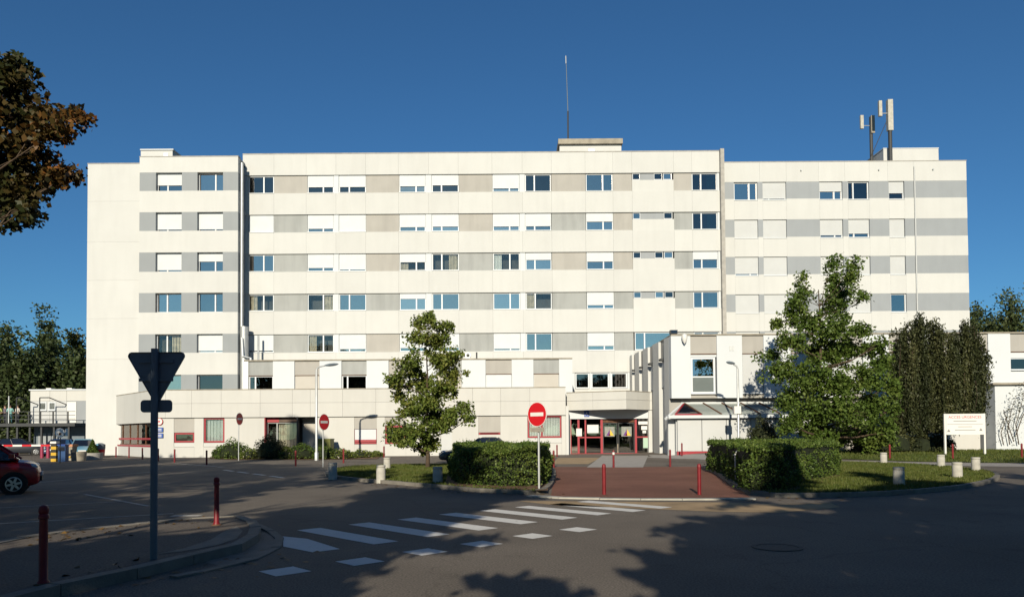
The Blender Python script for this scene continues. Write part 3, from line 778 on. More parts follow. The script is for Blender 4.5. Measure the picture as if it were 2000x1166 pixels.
# red frames and glass doors
EZ0, EZ1, EZM = ez(884.5), LZ0 - .005, ez(853.5)
verts_ = [(1114, 1116), (1128, 1132), (1142, 1145), (1173, 1177.5), (1240, 1244), (1272, 1275.5), (1299.5, 1302.5)]
for a, b in verts_: MB().box(ex(a), ex(b), YE, YE + .12, EZ0, EZ1).build("door_post", "red", HB)
MB().box(ex(1114), ex(1302.5), YE - .06, YE + .16, 0, EZ0 - .004).build("threshold", "red", HB)
for (a, b) in ((1132, 1142), (1145, 1173), (1244, 1272), (1275.5, 1299.5)):
    MB().box(ex(a) + .003, ex(b) - .003, YE + .01, YE + .11, EZM - .05, EZM + .05).build("door_rail", "red", HB)
    for z0, z1 in ((EZ0, EZM - .05), (EZM + .05, EZ1)):
        MB().box(ex(a) + .003, ex(b) - .003, YE + .05, YE + .07, z0, z1).build("pane", "glassd", HB)
MB().box(ex(1116), ex(1128), YE + .05, YE + .07, EZ0, EZ1).build("pane", "glass", HB)
for a, b in ((1178, 1206.6), (1208.4, 1240)):
    d = MB().box(ex(a), ex(a) + .06, YE + .2, YE + .26, EZ0, EZ1 - .3).box(ex(b) - .06, ex(b), YE + .2, YE + .26, EZ0, EZ1 - .3)
    d.box(ex(a) + .06, ex(b) - .06, YE + .2, YE + .26, EZ0, EZ0 + .08).box(ex(a) + .06, ex(b) - .06, YE + .2, YE + .26, EZ1 - .38, EZ1 - .3)
    dd = d.build("sliding_door", "dsteel", HB)
    MB().box(ex(a) + .06, ex(b) - .06, YE + .22, YE + .24, EZ0 + .08, EZ1 - .38).build("pane", "glassd", dd)
MB().box(ex(1178), ex(1240), YE + .1, YE + .3, EZ1 - .28, EZ1).build("door_head", "rust", HB)
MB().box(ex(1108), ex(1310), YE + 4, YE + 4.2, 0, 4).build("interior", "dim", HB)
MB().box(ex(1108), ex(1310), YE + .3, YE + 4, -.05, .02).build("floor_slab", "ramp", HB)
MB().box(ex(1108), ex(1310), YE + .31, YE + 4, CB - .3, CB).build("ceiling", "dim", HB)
MB().box(ex(1180), ex(1238), YE + 1.5, YE + 2.0, .02, .75).build("reception_desk", "netc", HB)
# notices stuck on the glass
def notice(name, a, b, y0, y1, m, label, d=-.012):
    o = MB().box(ex(a), ex(b), YE + d, YE + d + .008, ez(y1), ez(y0)).build(name, m); return o
NB = []
for a, b, y0, y1, m, lab in ((1125.5, 1136.5, 836, 851, "paper", "small white notice on the left glass edge of the red entrance"),
                             (1147, 1169, 829, 845, "paper", "large white notice on the glass left of the sliding doors"),
                             (1247, 1268, 823, 829, "paper", "narrow white strip notice high on the glass right of the doors"),
                             (1252.5, 1264, 832, 839.5, "paper", "upper small white sheet under the narrow strip notice"),
                             (1255, 1262, 841, 846, "paper", "tiny white sheet taped below the other small sheets right of the doors"),
                             (1256, 1269.5, 855, 875, "papergreen", "pale green poster low on the glass right of the doors"),
                             (1279.5, 1290.5, 834.5, 850, "paper", "white notice on the rightmost glass panel of the entrance")):
    o = notice("notice", a, b, y0, y1, m, lab); tag(o, lab, "notice", "notices on the entrance glass")
for i, (a, b) in enumerate(((1181.5, 1201), (1214.5, 1234.5))):
    o = notice("poster", a, b, 833, 852, "poster", "", .185)
    tag(o, ("grey poster with yellow and purple triangle on the left sliding door", "grey poster with yellow and purple triangle on the right sliding door")[i], "poster", "posters on the sliding doors")
    c = (a + b) / 2 + .8; YP = YE + .18
    def tri(pts, m): 
        q = [(ex(x), ez(y)) for x, y in pts]
        mb = MB(); mb._add([(x, YP, z) for x, z in q] + [(x, YP + .003, z) for x, z in q], [(0, 1, 2), (5, 4, 3), (0, 3, 4, 1), (1, 4, 5, 2), (2, 5, 3, 0)]); mb.build("emblem", m, o)
    tri([(c, 838), (c - 7.5, 850.5), (c - .5, 850.5)], "ppurple"); tri([(c + .3, 838), (c + .1, 850.5), (c + 7.5, 850.5)], "pyellow"); tri([(c - .6, 845.5), (c - 3.5, 850.8), (c + 1.0, 850.8)], "signred")
# ---- two-storey right wing
YG = 52.0; FG = frame_y(YG)
gx = lambda p: X_(p, YG, 720)
gz2 = lambda p: Z_(p, YG, 1420)
GT, GB = gz2(655.0), gz2(777)
GX0 = gx(1311); gb = [(1349, 1400.5), (1450, 1492), (1545, 1590), (1641, 1686), (1737, 1782), (1833, 1878), (1889, 1931), (1974.5, 2020), (2066, 2110)]
e = 1311
for a, b in gb + [(2150, 2150)]:
    MB().box(gx(e) + .003, gx(a) - .003, YG, YG + .8, GB, GT).build("pier", "white2", HB); e = b
for i, (a, b) in enumerate(gb):
    MB().box(gx(a), gx(b), YG + .10, YG + .6, gz2(690), GT - .01).build("infill_panel", "beige", HB)
    MB().box(gx(a), gx(b), YG + .05, YG + .6, gz2(691.5), gz2(690.2)).build("lintel", "rust", HB)
    z1 = gz2(692)
    if i == 0:
        win(FG, gx(1350), gx(1398), gz2(768), gz2(697), .14, None, 0, "glasspale", fw=.13, trans=.46, tilt=True)
        MB().box(gx(a), gx(b), YG + .16, YG + .5, GB, gz2(769.5)).build("infill_panel", "beige", HB)
        MB().box(gx(a), gx(b), YG + .13, YG + .5, gz2(696.5), gz2(691.7)).build("infill_panel", "white2", HB)
    elif i >= 6:
        win(FG, gx(a) + .02, gx(b) - .02, gz2(726), gz2(703), .14, None, 0, "glassd", fw=.06)
        MB().box(gx(a), gx(b), YG + .12, YG + .5, gz2(702.5), gz2(692)).build("infill_panel", "white2", HB)
        MB().box(gx(a), gx(b), YG + .12, YG + .5, GB, gz2(727.5)).build("infill_panel", "white2", HB)
    else:
        win(FG, gx(a) + .02, gx(b) - .02, gz2(768), z1, .12, None, .99, smat="shut2")
        MB().box(gx(a), gx(b), YG + .16, YG + .5, GB, gz2(769.5)).build("infill_panel", "beige", HB)
XR = gx(2150)
MB().box(GX0, XR, YG - .05, 66.4, GT + .003, GT + .1).build("coping", "stain", HB)
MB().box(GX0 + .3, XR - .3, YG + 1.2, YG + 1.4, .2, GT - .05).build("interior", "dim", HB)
MB().box(GX0 + .02, XR, YG + .7, YG + 1.0, 0, GB - .01).build("wall", "beige", HB)
MB().box(GX0 + .1, XR, YG + .1, YG + .7, GB + .0, GB + .12).build("soffit", "beige", HB)
for k in (1426.5, 1432): MB().box(gx(k) - .07, gx(k) + .07, YG - .03, YG + .02, gz2(685), gz2(675.5)).build("vent", "steel", HB)
# its left side wall with slit windows
Sa = Vector((GX0, YG + .802)); Sb = Vector((X_(1230, 65.6, 720), 65.6))
u = (Sb - Sa).normalized(); n = Vector((u.y, -u.x)); n = n if n.x > 0 else -n
FS = ((Sa.x, Sa.y), (u.x, u.y), (n.x, n.y)); LS_ = (Sb - Sa).length
fr = [0, .10, .22, .36, .48, .61, .72, .84, .93, 1.0]
for k in range(9):
    a, b = fr[k] * LS_, fr[k + 1] * LS_
    if k % 2 == 0: MB().fbox(FS, a + .004, b - .004, 0, .7, 0, GT - .002).build("pier", "white", HB)
    else:
        MB().fbox(FS, a, b, .18, .7, gz2(692), GT - .002).build("infill_panel", "beige", HB)
        MB().fbox(FS, a + .5, b - .5, -.12, .16, gz2(697), gz2(692)).build("window_hood", "dsteel", HB)
        win(FS, a + .05, b - .05, 5.0, gz2(698), .25, None, .99, smat="shut2", sill=False)
        MB().fbox(FS, a, b, .3, .7, 0, 4.98).build("infill_panel", "fascia", HB)

# ---- garage annexe with its glass lean-to roof
YX = 50.5; xx = lambda p: X_(p, YX, 850)
xz = lambda p: Z_(p, YX, 1400)
AX0, AX1 = xx(1322), xx(1600); AH = .28
for a, b in zip((1323, 1371, 1419, 1467, 1515, 1563), (1371, 1419, 1467, 1515, 1563, 1600)):
    MB().box(xx(a) + .02, xx(b) - .02, YX, YX + .25, AH + .1, xz(818)).build("garage_door", "shut2", HB)
MB().box(AX0, AX1, YX - .03, YX + .2, AH - .2, AH + .09).build("plinth_rail", "red", HB)
MB().box(xx(1304), AX1, YX - .35, YX + .35, xz(816.5), xz(810.5)).build("gutter", "white2", HB)
MB().box(xx(1309), xx(1321.5), YX + .6, YX + 1.1, 0, xz(818)).build("wall", "shut2", HB)
MB().box(AX0, AX0 + .2, YX + .252, YG + .65, 0, xz(818)).build("wall", "shut2", HB)
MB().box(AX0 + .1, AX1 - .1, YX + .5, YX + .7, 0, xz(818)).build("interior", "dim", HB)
z_e, z_r = xz(810) + .02, Z_(787.5, YG + .6, 1430)
y_e, y_r = YX - .2, YG + .62
xs = [xx(p) for p in (1370, 1408, 1446, 1484, 1522, 1560, 1598)]
sh = -.62
def slope(x, t, dz=0): return (x + sh * t, y_e + (y_r - y_e) * t, z_e + (z_r - z_e) * t + dz)
rf = MB().box(xx(1345), AX1, y_r, y_r + .06, z_r - .05, z_r + .1).build("ridge_flashing", "white2", HB)
for a, b in zip(xs, xs[1:]):
    MB().hexa([slope(a, 0, -.02), slope(b, 0, -.02), slope(b, 1, -.02), slope(a, 1, -.02)], [slope(a, 0), slope(b, 0), slope(b, 1), slope(a, 1)]).build("roof_pane", "frost", HB)
for a in xs:
    MB().hexa([slope(a - .04, 0, .01), slope(a + .04, 0, .01), slope(a + .04, 1, .01), slope(a - .04, 1, .01)], [slope(a - .04, 0, .07), slope(a + .04, 0, .07), slope(a + .04, 1, .07), slope(a - .04, 1, .07)]).build("glazing_bar", "rust", HB)
MB().box(AX0, AX1, y_e + .5, y_r - .02, z_e - .35, z_e - .25).build("ceiling", "shut2", HB)
P0, P1, P2 = Vector((xx(1318), y_e, z_e)), Vector(slope(xs[0] - .05, 0)), Vector(slope(xs[0] - .05, 1))
MB()._add([P0, P1, P2, P0 + Vector((0, .05, -.03)), P1 + Vector((0, .05, -.03)), P2 + Vector((0, .05, -.03))], [(0, 1, 2), (5, 4, 3), (0, 3, 4, 1), (1, 4, 5, 2), (2, 5, 3, 0)]).build("gable_glass", "carglass", HB)
MB().tube(P0, P2, .07, n=6).build("glazing_bar", "red", HB); MB().tube(P0, P1, .06, n=6).build("glazing_bar", "red", HB)
Q0 = Vector((xx(1300), YX - .1, xz(817))); Q1 = Vector((xx(1349), y_r, z_r + .03))
MB().tube(Q0, Q1, .10, n=6).build("roof_verge", "white2", HB)
MB().hexa([Q0, P0, P2, Q1], [p + Vector((0, 0, .04)) for p in (Q0, P0, P2, Q1)]).build("roof_verge", "fascia", HB)
# ---- lower white annexe at the right edge
YZ = 50.0; zx = lambda p: X_(p, YZ, 800)
MB().box(zx(1944), zx(2200), YZ, YG - .05, 0, Z_(752, YZ, 1970)).build("annexe_wall", "white2", HB)
MB().box(zx(1936), zx(2200), YZ - .25, YG, Z_(751.5, YZ, 1970), Z_(747.5, YZ, 1970)).build("annexe_roof", "stain", HB)
MB().box(zx(1700), zx(1935), YZ + 1.2, YZ + 1.5, 0, 2.6).build("annexe_wall", "fascia", HB)
# ------------------------------------------------------------------ ground
def bigsheet(name, x0, x1, y0, y1, z, mat_, nx, ny, follow=True):
    bm = bmesh.new(); g = []
    for j in range(ny + 1):
        row = []
        for i in range(nx + 1):
            x = x0 + (x1 - x0) * i / nx; y = y0 + (y1 - y0) * j / ny
            row.append(bm.verts.new((x, y, (H(x, y) if follow else 0) + z)))
        g.append(row)
    for j in range(ny):
        for i in range(nx): bm.faces.new((g[j][i], g[j][i + 1], g[j + 1][i + 1], g[j + 1][i]))
    me = bpy.data.meshes.new(name); bm.to_mesh(me); bm.free(); me.materials.append(MT[mat_])
    o = bpy.data.objects.new(name, me); COL.objects.link(o); o["kind"] = "structure"; return o
bigsheet("ground", -1200, 1200, -300, 1800, -.06, "field", 60, 60, False)
bigsheet("road", -70, 70, -40, 74, 0, "asph", 140, 114)
e = .004
# red forecourt between the hedges, pale ramp, strips
plaza = gpoly([(1076, 969), (1080, 940), (1084, 911.5), (1374, 911.5), (1400, 925), (1466, 971), (1270, 972)])
sheet("forecourt", plaza, e, "redpave", step=2)
sheet("ramp", gpoly([(1146, 912.6), (1256, 912.6), (1266, 889.5), (1176, 889.5)]), e * 2, "ramp", step=2)
sheet("pavement", gpoly([(1078, 906), (1149, 906), (1174, 893.5), (1090, 894)]), e, "sand", step=2)
sheet("pavement", gpoly([(1268, 888), (1264, 893), (1380, 893), (1378, 886)]), e, "ramp", step=2)
sheet("pavement", gpoly([(1262, 896), (1257, 903), (1392, 903), (1390, 896)]), e, "pave", step=2)
sheet("sand_strip", gpoly([(1010, 978), (1150, 979), (1300, 980), (1420, 981), (1520, 984), (1620, 981), (1640, 990), (1525, 1001), (1400, 999), (1300, 995), (1180, 990), (1090, 987)]), e, "sand")
# kerb in front of the forecourt (dropped)
kerb(smooth_curve(gpoly([(1040, 968.5), (1076, 971.5), (1200, 974), (1330, 974.8), (1470, 974)])), h=.03, w=.28, side=-1, mat_="boll")
# left island: lawn and hedge bed
isl = gpoly([(648, 933), (640, 926), (660, 917), (720, 912.5), (800, 911), (900, 909.5), (1000, 909), (1080, 909.5), (1072, 967), (1000, 963), (930, 960), (880, 955), (800, 947), (720, 941)])
def island(poly, mat_, name, zt=.10, kside=1):
    c = smooth_curve(poly, 2, True)
    bm = bmesh.new(); f = bm.faces.new([bm.verts.new((p[0], p[1], 0)) for p in c]); f.normal_update()
    if f.normal.z < 0: f.normal_flip()
    bmesh.ops.triangulate(bm, faces=bm.faces[:])
    for v in bm.verts: v.co.z = H(v.co.x, v.co.y) + zt
    me = bpy.data.meshes.new(name); bm.to_mesh(me); bm.free(); me.materials.append(MT[mat_])
    o = bpy.data.objects.new(name, me); COL.objects.link(o); o["kind"] = "structure"
    area = sum(c[i][0] * c[(i + 1) % len(c)][1] - c[(i + 1) % len(c)][0] * c[i][1] for i in range(len(c)))
    kerb(c + [c[0]], h=zt + .012, w=.16, side=-1 if area > 0 else 1)
    return c
c1 = island(isl, "grassg", "lawn")
bed1 = gpoly([(868, 951), (905, 957), (1010, 963), (1070, 965), (1074, 930), (1078, 915), (880, 915)])
sheet("flower_bed", bed1, .104, "soil")
isr = gpoly([(1380, 916), (1400, 921), (1470, 970), (1560, 970.5), (1640, 970), (1720, 967), (1800, 961.5), (1870, 954), (1925, 944), (1944, 935), (1940, 928), (1915, 922), (1840, 914), (1740, 908), (1640, 905), (1500, 905), (1400, 908)])
c2 = island(isr, "grassg", "lawn")
bed2 = gpoly([(1384, 917), (1402, 922), (1455, 960), (1480, 967), (1560, 965), (1572, 946), (1645, 936), (1630, 928), (1560, 920)]); bed3 = gpoly([(1562, 961), (1640, 965), (1740, 960), (1700, 956), (1620, 954)])
sheet("flower_bed", gpoly([(1384, 917), (1402, 922), (1455, 960), (1480, 967), (1560, 965), (1572, 946), (1645, 936), (1630, 928), (1560, 920)]), .104, "soil")
# path and lawn under the big trees
sheet("path", gpoly([(1640, 903.5), (1760, 906), (1900, 910), (2100, 912), (2500, 905), (2500, 892), (2000, 893), (1640, 891)]), e, "ramp", step=3)
lawn_r = gpoly([(1400, 884), (1500, 887), (1640, 890), (1760, 891.5), (2000, 893), (2400, 893), (2400, 874), (1400, 876)])
sheet("lawn", [(p[0], min(p[1], 49.9)) for p in lawn_r], .03, "grassg", step=3)
# planted strip along the left wing
sheet("flower_bed", [(X_(415, 55, 900), 54.2), (X_(440, 50, 900), 50.8), (X_(600, 50, 900), 49.6), (X_(740, 51, 900), 50.4), (X_(745, 57, 900), 56.9), (X_(415, 57, 900), 56.9)], .03, "soil")
# near-left pavement with kerb and the sunk apron round its tip
pv = gpoly([(-400, 1160), (-150, 1112), (0, 1075), (110, 1053), (230, 1040), (340, 1029), (420, 1018), (458, 1018), (486, 1032), (490, 1052), (468, 1072), (420, 1088), (330, 1106), (220, 1136), (100, 1160), (-60, 1200), (-400, 1320)])
pc = smooth_curve(pv, 2, True)
bm = bmesh.new(); f = bm.faces.new([bm.verts.new((p[0], p[1], .11)) for p in pc]); f.normal_update()
if f.normal.z < 0: f.normal_flip()
me = bpy.data.meshes.new("pavement"); bm.to_mesh(me); bm.free(); me.materials.append(MT["pave"])
o = bpy.data.objects.new("pavement", me); COL.objects.link(o); o["kind"] = "structure"
area = sum(pc[i][0] * pc[(i + 1) % len(pc)][1] - pc[(i + 1) % len(pc)][0] * pc[i][1] for i in range(len(pc)))
kerb(pc + [pc[0]], h=.125, w=.18, side=-1 if area > 0 else 1)
apron = smooth_curve(gpoly([(462, 1018), (500, 1028), (528, 1042), (541, 1056), (528, 1075), (490, 1092), (430, 1108), (330, 1128)]), 2)
kerb(apron, h=.022, w=.14, side=1)
sheet("gutter", gpoly([(470, 1074), (500, 1050), (505, 1036), (528, 1045), (538, 1056), (526, 1073), (488, 1090), (430, 1105), (400, 1098)]), .006, "kerb")
# wide rounded edging behind the tip of that pavement
sheet("pavement_edging", gpoly([(462, 1040), (474, 1050), (462, 1066), (420, 1081), (350, 1094), (326, 1096), (300, 1100), (360, 1086), (412, 1068), (436, 1052)]), .116, "kerb")

# ------------------------------------------------------------------ road markings
def strip(name, pts, z, m): return sheet(name, pts, z, m)
P2 = lambda a, b: Vector((G(a, b).x, G(a, b).y))
cw = bpy.data.objects.new("zebra_crossing", None); COL.objects.link(cw); cw["kind"] = "structure"
near = [(730, 1063), (835.7, 1048.5), (935, 1035.8), (1017, 1023.5), (1098, 1014.5), (1167, 1006), (1236, 999.5), (1290, 993.5)]
far = [(578, 1035), (674.5, 1023.7), (766, 1013.5), (854, 1003.5), (905, 1003), (980, 995), (1040, 989), (1092, 983.5)]
N = [P2(*p) for p in near]; Fp = [P2(*p) for p in far]
dirs = (Fp[0] - N[0]).normalized()
Ls = 2.45; wd = Vector((-dirs.y, dirs.x)); wd = wd if wd.y > 0 else -wd
q = P2(540, 1047)
# first half stripe touching the kerb
a0, a1 = P2(655, 1074.5), P2(611, 1078.5)
strip("stripe", [P2(611, 1078.5), P2(664, 1072), P2(600, 1052), P2(550, 1047), P2(553, 1058), P2(553, 1067)], e, "paint").parent = cw
for k in range(8):
    n0 = N[k] if k < 4 else N[k]
    n0 = N[0] + (N[7] - N[0]) * (k / 7) * 0.35 + N[k] * 0.65 - N[0] * 0.35 * 1 + N[0] * 0.35 - (N[0] * 0.35) if False else N[k]
    b0 = n0 + wd * .46; f0 = n0 + dirs * Ls; f1 = b0 + dirs * Ls
    strip("stripe", [n0, b0, f1, f0], e if k < 7 else e * 2, "paint").parent = cw
for o in cw.children: o.pop("kind", None)
sl = bpy.data.objects.new("stop_line", None); COL.objects.link(sl); sl["kind"] = "structure"
for (cx, cy) in ((556.5, 1115.5), (703, 1096.3), (830, 1077.5), (940, 1062), (1040, 1046.5), (1129, 1034)):
    c = P2(cx, cy); s = .235
    u = dirs; v = wd
    o = strip("dash", [c + u * s + v * s, c - u * s + v * s, c - u * s - v * s, c + u * s - v * s], e, "paint"); o.parent = sl; o.pop("kind", None)
def line(name, a, b, w=.10, m="paint2", z=e, dash=None):
    a, b = P2(*a), P2(*b); d = (b - a).normalized(); n = Vector((-d.y, d.x)) * w / 2
    if not dash: return [strip(name, [a - n, b - n, b + n, a + n], z, m)]
    out = []; L = (b - a).length; t = 0
    while t < L:
        p, q = a + d * t, a + d * min(L, t + dash[0]); out.append(strip(name, [p - n, q - n, q + n, p + n], z, m)); t += dash[0] + dash[1]
    return out
pk = bpy.data.objects.new("parking_lines", None); COL.objects.link(pk); pk["kind"] = "structure"
ml = []
ml += line("line", (-200, 1002), (244, 978.5)); ml += line("line", (-200, 1034), (339, 1002.5)); ml += line("line", (75, 942), (300, 921))
ml += line("line", (70, 911), (238, 899)); ml += line("line", (165, 965), (290, 988)); ml += line("line", (336, 1007), (392, 1006.5), .3)
ml += line("line", (160, 1037), (205, 1031), .12); ml += line("line", (-150, 968), (110, 956)); ml += line("line", (345, 905), (437, 912), .35, dash=(.6, .5))
ml += line("line", (437, 917.5), (560, 933.5), .18, "paint", dash=(1.6, .7))
for o in ml: o.parent = pk; o.pop("kind", None)
# manhole cover on the shaded road
mc = G(1518, 1069)
m = MB().lathe([(.0, .004), (.36, .004), (.36, .012), (.30, .012), (.30, .007), (0.001, .007)], (mc.x, mc.y, 0), 28)
tag(m.build("manhole_cover", "iron", smooth=False), "round iron manhole cover in the shaded road", "manhole cover")

# lawn blades
def blades(name, poly, n, seed, h=.07, avoid=(), z=.10):
    rng = np.random.default_rng(seed); P = np.array(poly); lo, hi = P.min(0), P.max(0)
    x = rng.uniform(lo[0], hi[0], n * 3); y = rng.uniform(lo[1], hi[1], n * 3)
    k = inpoly(x, y, [tuple(p) for p in poly])
    for a in avoid: k &= ~inpoly(x, y, [tuple(p) for p in a])
    x, y = x[k][:n], y[k][:n]; n = len(x)
    zz = np.array([H(a, b) for a, b in zip(x, y)]) + z
    B = np.stack([x, y, zz], 1); ang = rng.uniform(0, 6.28, n); w = .012 + .012 * rng.random(n); hh = h * (.5 + rng.random(n))
    dx = np.stack([np.cos(ang) * w, np.sin(ang) * w, 0 * w], 1); lean = rng.normal(size=(n, 3)) * (hh * .4)[:, None]; lean[:, 2] = hh
    V = np.stack([B - dx, B + dx, B + lean], 1).reshape(-1, 3)
    o = quads(name, V, "lawnleaf", per=3); o["kind"] = "stuff"
    return tag(o, "", "grass")
o = blades("grass", c1, 26000, 1, avoid=[bed1]); o["label"] = "short dry grass on the left island under the young tree"
o = blades("grass", c2, 42000, 2, avoid=[bed2]); o["label"] = "short grass on the right island around the concrete bollards"
o = blades("grass", [(p[0], min(p[1], 49.9)) for p in lawn_r], 30000, 3, h=.10, z=.03); o["label"] = "green lawn under the weeping tree and the access sign"
# ------------------------------------------------------------------ trees and hedges
def crown_points(lobes, n_clump, per, rng, r=.35, shell=.55):
    """lobes: (centre Vector, rx, ry, rz). Leaves gather in clumps, mostly near each lobe's surface."""
    vol = np.array([l[1] * l[2] * l[3] for l in lobes]) ** .75; vol /= vol.sum()
    out = []
    for (c, rx_, ry_, rz_), w in zip(lobes, vol):
        k = max(3, int(n_clump * w)); d = rng.normal(size=(k, 3)); d /= np.linalg.norm(d, axis=1)[:, None]
        rad = shell + (1 - shell) * rng.random(k); rad *= np.where(rng.random(k) < .2, rng.random(k), 1)
        rad *= 1 + .18 * rng.normal(size=k)
        cc = np.array(c) + d * rad[:, None] * np.array([rx_, ry_, rz_])
        rr = r * (.6 + .9 * rng.random(k)); m = (per * (.5 + rng.random(k))).astype(int)
        idx = np.repeat(np.arange(k), m)
        g = np.clip(rng.normal(size=(len(idx), 3)), -1.7, 1.7); g[:, 2] *= .9
        out.append(cc[idx] + g * rr[idx][:, None] * .62)
    return np.concatenate(out)
def limbs(root_, base, height, r0, lobes, name="trunk", lean=(0, 0), rngs=0, matn="bark", split=.3):
    rd = random.Random(rngs); m = MB()
    b = Vector(base); top = b + Vector((lean[0], lean[1], height)); pts = []; rs = []
    for i in range(7):
        t = i / 6; pts.append(b.lerp(top, t) + Vector((rd.uniform(-1, 1), rd.uniform(-1, 1), 0)) * r0 * .5 * (0 if i == 0 else 1)); rs.append(r0 * (1.35 if i == 0 else 1) * (1 - .85 * t))
    m.path(pts, rs, 9); o = m.build(name, matn, root_, True)
    mb = MB()
    for c, rx_, ry_, rz_ in lobes:
        c = Vector(c); f = min(.9, max(.12, (c.z - b.z - .35 * (c - b).xy.length - .2) / height)); s = b.lerp(top, f)
        mid = s.lerp(c, .5) + Vector((rd.uniform(-.1, .1), rd.uniform(-.1, .1), -.05 * (c - s).length)); rr = r0 * (1 - .85 * f) * .55
        mb.path([s, s.lerp(mid, .6), mid, mid.lerp(c, .6), c], [rr, rr * .8, rr * .65, rr * .45, rr * .2], 6)
        for _ in range(4):
            d = Vector((rd.uniform(-1, 1) * rx_, rd.uniform(-1, 1) * ry_, rd.uniform(-.6, 1) * rz_)) * .8; q = mid.lerp(c, rd.uniform(.2, 1))
            mb.path([q, q.lerp(c + d, .5) + Vector((0, 0, .1)), c + d], [rr * .35, rr * .22, rr * .08], 5)
    mb.build("branches", matn, root_, True)
def lobes_px(L, Y, depth=.85, jit=0.0, seed=0):
    rd = random.Random(seed); out = []
    for px, py, rx_, ry_ in L:
        y = Y + rd.uniform(-jit, jit); c = at(px, py, y); s = y / FPX
        out.append((c, rx_ * s, max(rx_, ry_ * .7) * s * depth, ry_ * s))
    return out
def tree(name, label, cat, base, Lb, height, r0, leafm, leafs, n_clump, per, r, seed, group=None, cr="crown", **kw):
    t = thing(name, label, cat, base, group); rng = np.random.default_rng(seed)
    limbs(t, base, height, r0, Lb, rngs=seed, lean=kw.get("lean", (0, 0)))
    C = crown_points(Lb, n_clump, per, rng, r, kw.get("shell", .55))
    quads(cr, leaf_verts(C, leafs, rng, kw.get("aspect", .65)), leafm, t); return t

b = G(835, 918)
L1 = lobes_px([(838, 622, 26, 30), (815, 632, 16, 20), (868, 640, 22, 18), (820, 660, 30, 20), (858, 668, 32, 26), (880, 690, 22, 28), (858, 708, 34, 26), (885, 730, 28, 36),
               (800, 715, 34, 24), (775, 740, 28, 18), (822, 745, 36, 28), (868, 762, 40, 26), (780, 775, 26, 12), (838, 782, 34, 24), (800, 800, 30, 26),
               (905, 800, 24, 16), (880, 812, 30, 20), (845, 815, 34, 28), (778, 842, 26, 28), (815, 845, 34, 30), (858, 838, 30, 22), (840, 868, 28, 22), (820, 878, 22, 14), (795, 862, 26, 18), (915, 818, 13, 10)], b.y, .9, .7, 1)
T1 = tree("young_lime_tree", "slender young tree with gappy leafy crown on the left grass island", "tree", b, [(c, a * .87, d_ * .9, e_ * .95) for c, a, d_, e_ in L1], 6.6, .085, "lf_lime", .145, 380, 50, .21, 11, shell=.3)
bY = 43.0; b = at(1606, 886, bY); b.z = H(b.x, b.y)
L2 = lobes_px([(1626, 517, 13, 22), (1632, 548, 20, 28), (1663, 522, 11, 22), (1661, 552, 18, 26), (1566, 552, 13, 24), (1564, 580, 22, 24), (1640, 592, 36, 30), (1688, 580, 14, 16), (1550, 608, 30, 26), (1528, 628, 18, 18), (1590, 632, 34, 28), (1632, 640, 34, 32),
               (1678, 640, 24, 20), (1540, 668, 32, 24), (1600, 690, 42, 34), (1504, 697, 22, 12), (1655, 690, 40, 30), (1702, 682, 30, 22), (1530, 724, 34, 28), (1580, 745, 42, 34), (1635, 748, 42, 34),
               (1695, 738, 38, 32), (1728, 712, 24, 30), (1722, 672, 18, 16), (1742, 752, 22, 26), (1742, 800, 20, 26), (1735, 842, 24, 24), (1540, 778, 32, 28), (1590, 800, 42, 34), (1650, 805, 46, 34), (1700, 798, 38, 36), (1545, 828, 28, 26), (1600, 845, 46, 28), (1660, 850, 44, 26), (1705, 850, 34, 26)], bY, .8, 1.4, 2)
T2 = tree("maple_tree", "large bushy green tree beside the glass-roofed garage annexe", "tree", b, [(c, a * .95, d_ * .95, e_ * 1.0) for c, a, d_, e_ in L2], 9.6, .16, "lf_maple", .175, 760, 58, .29, 12, shell=.35)
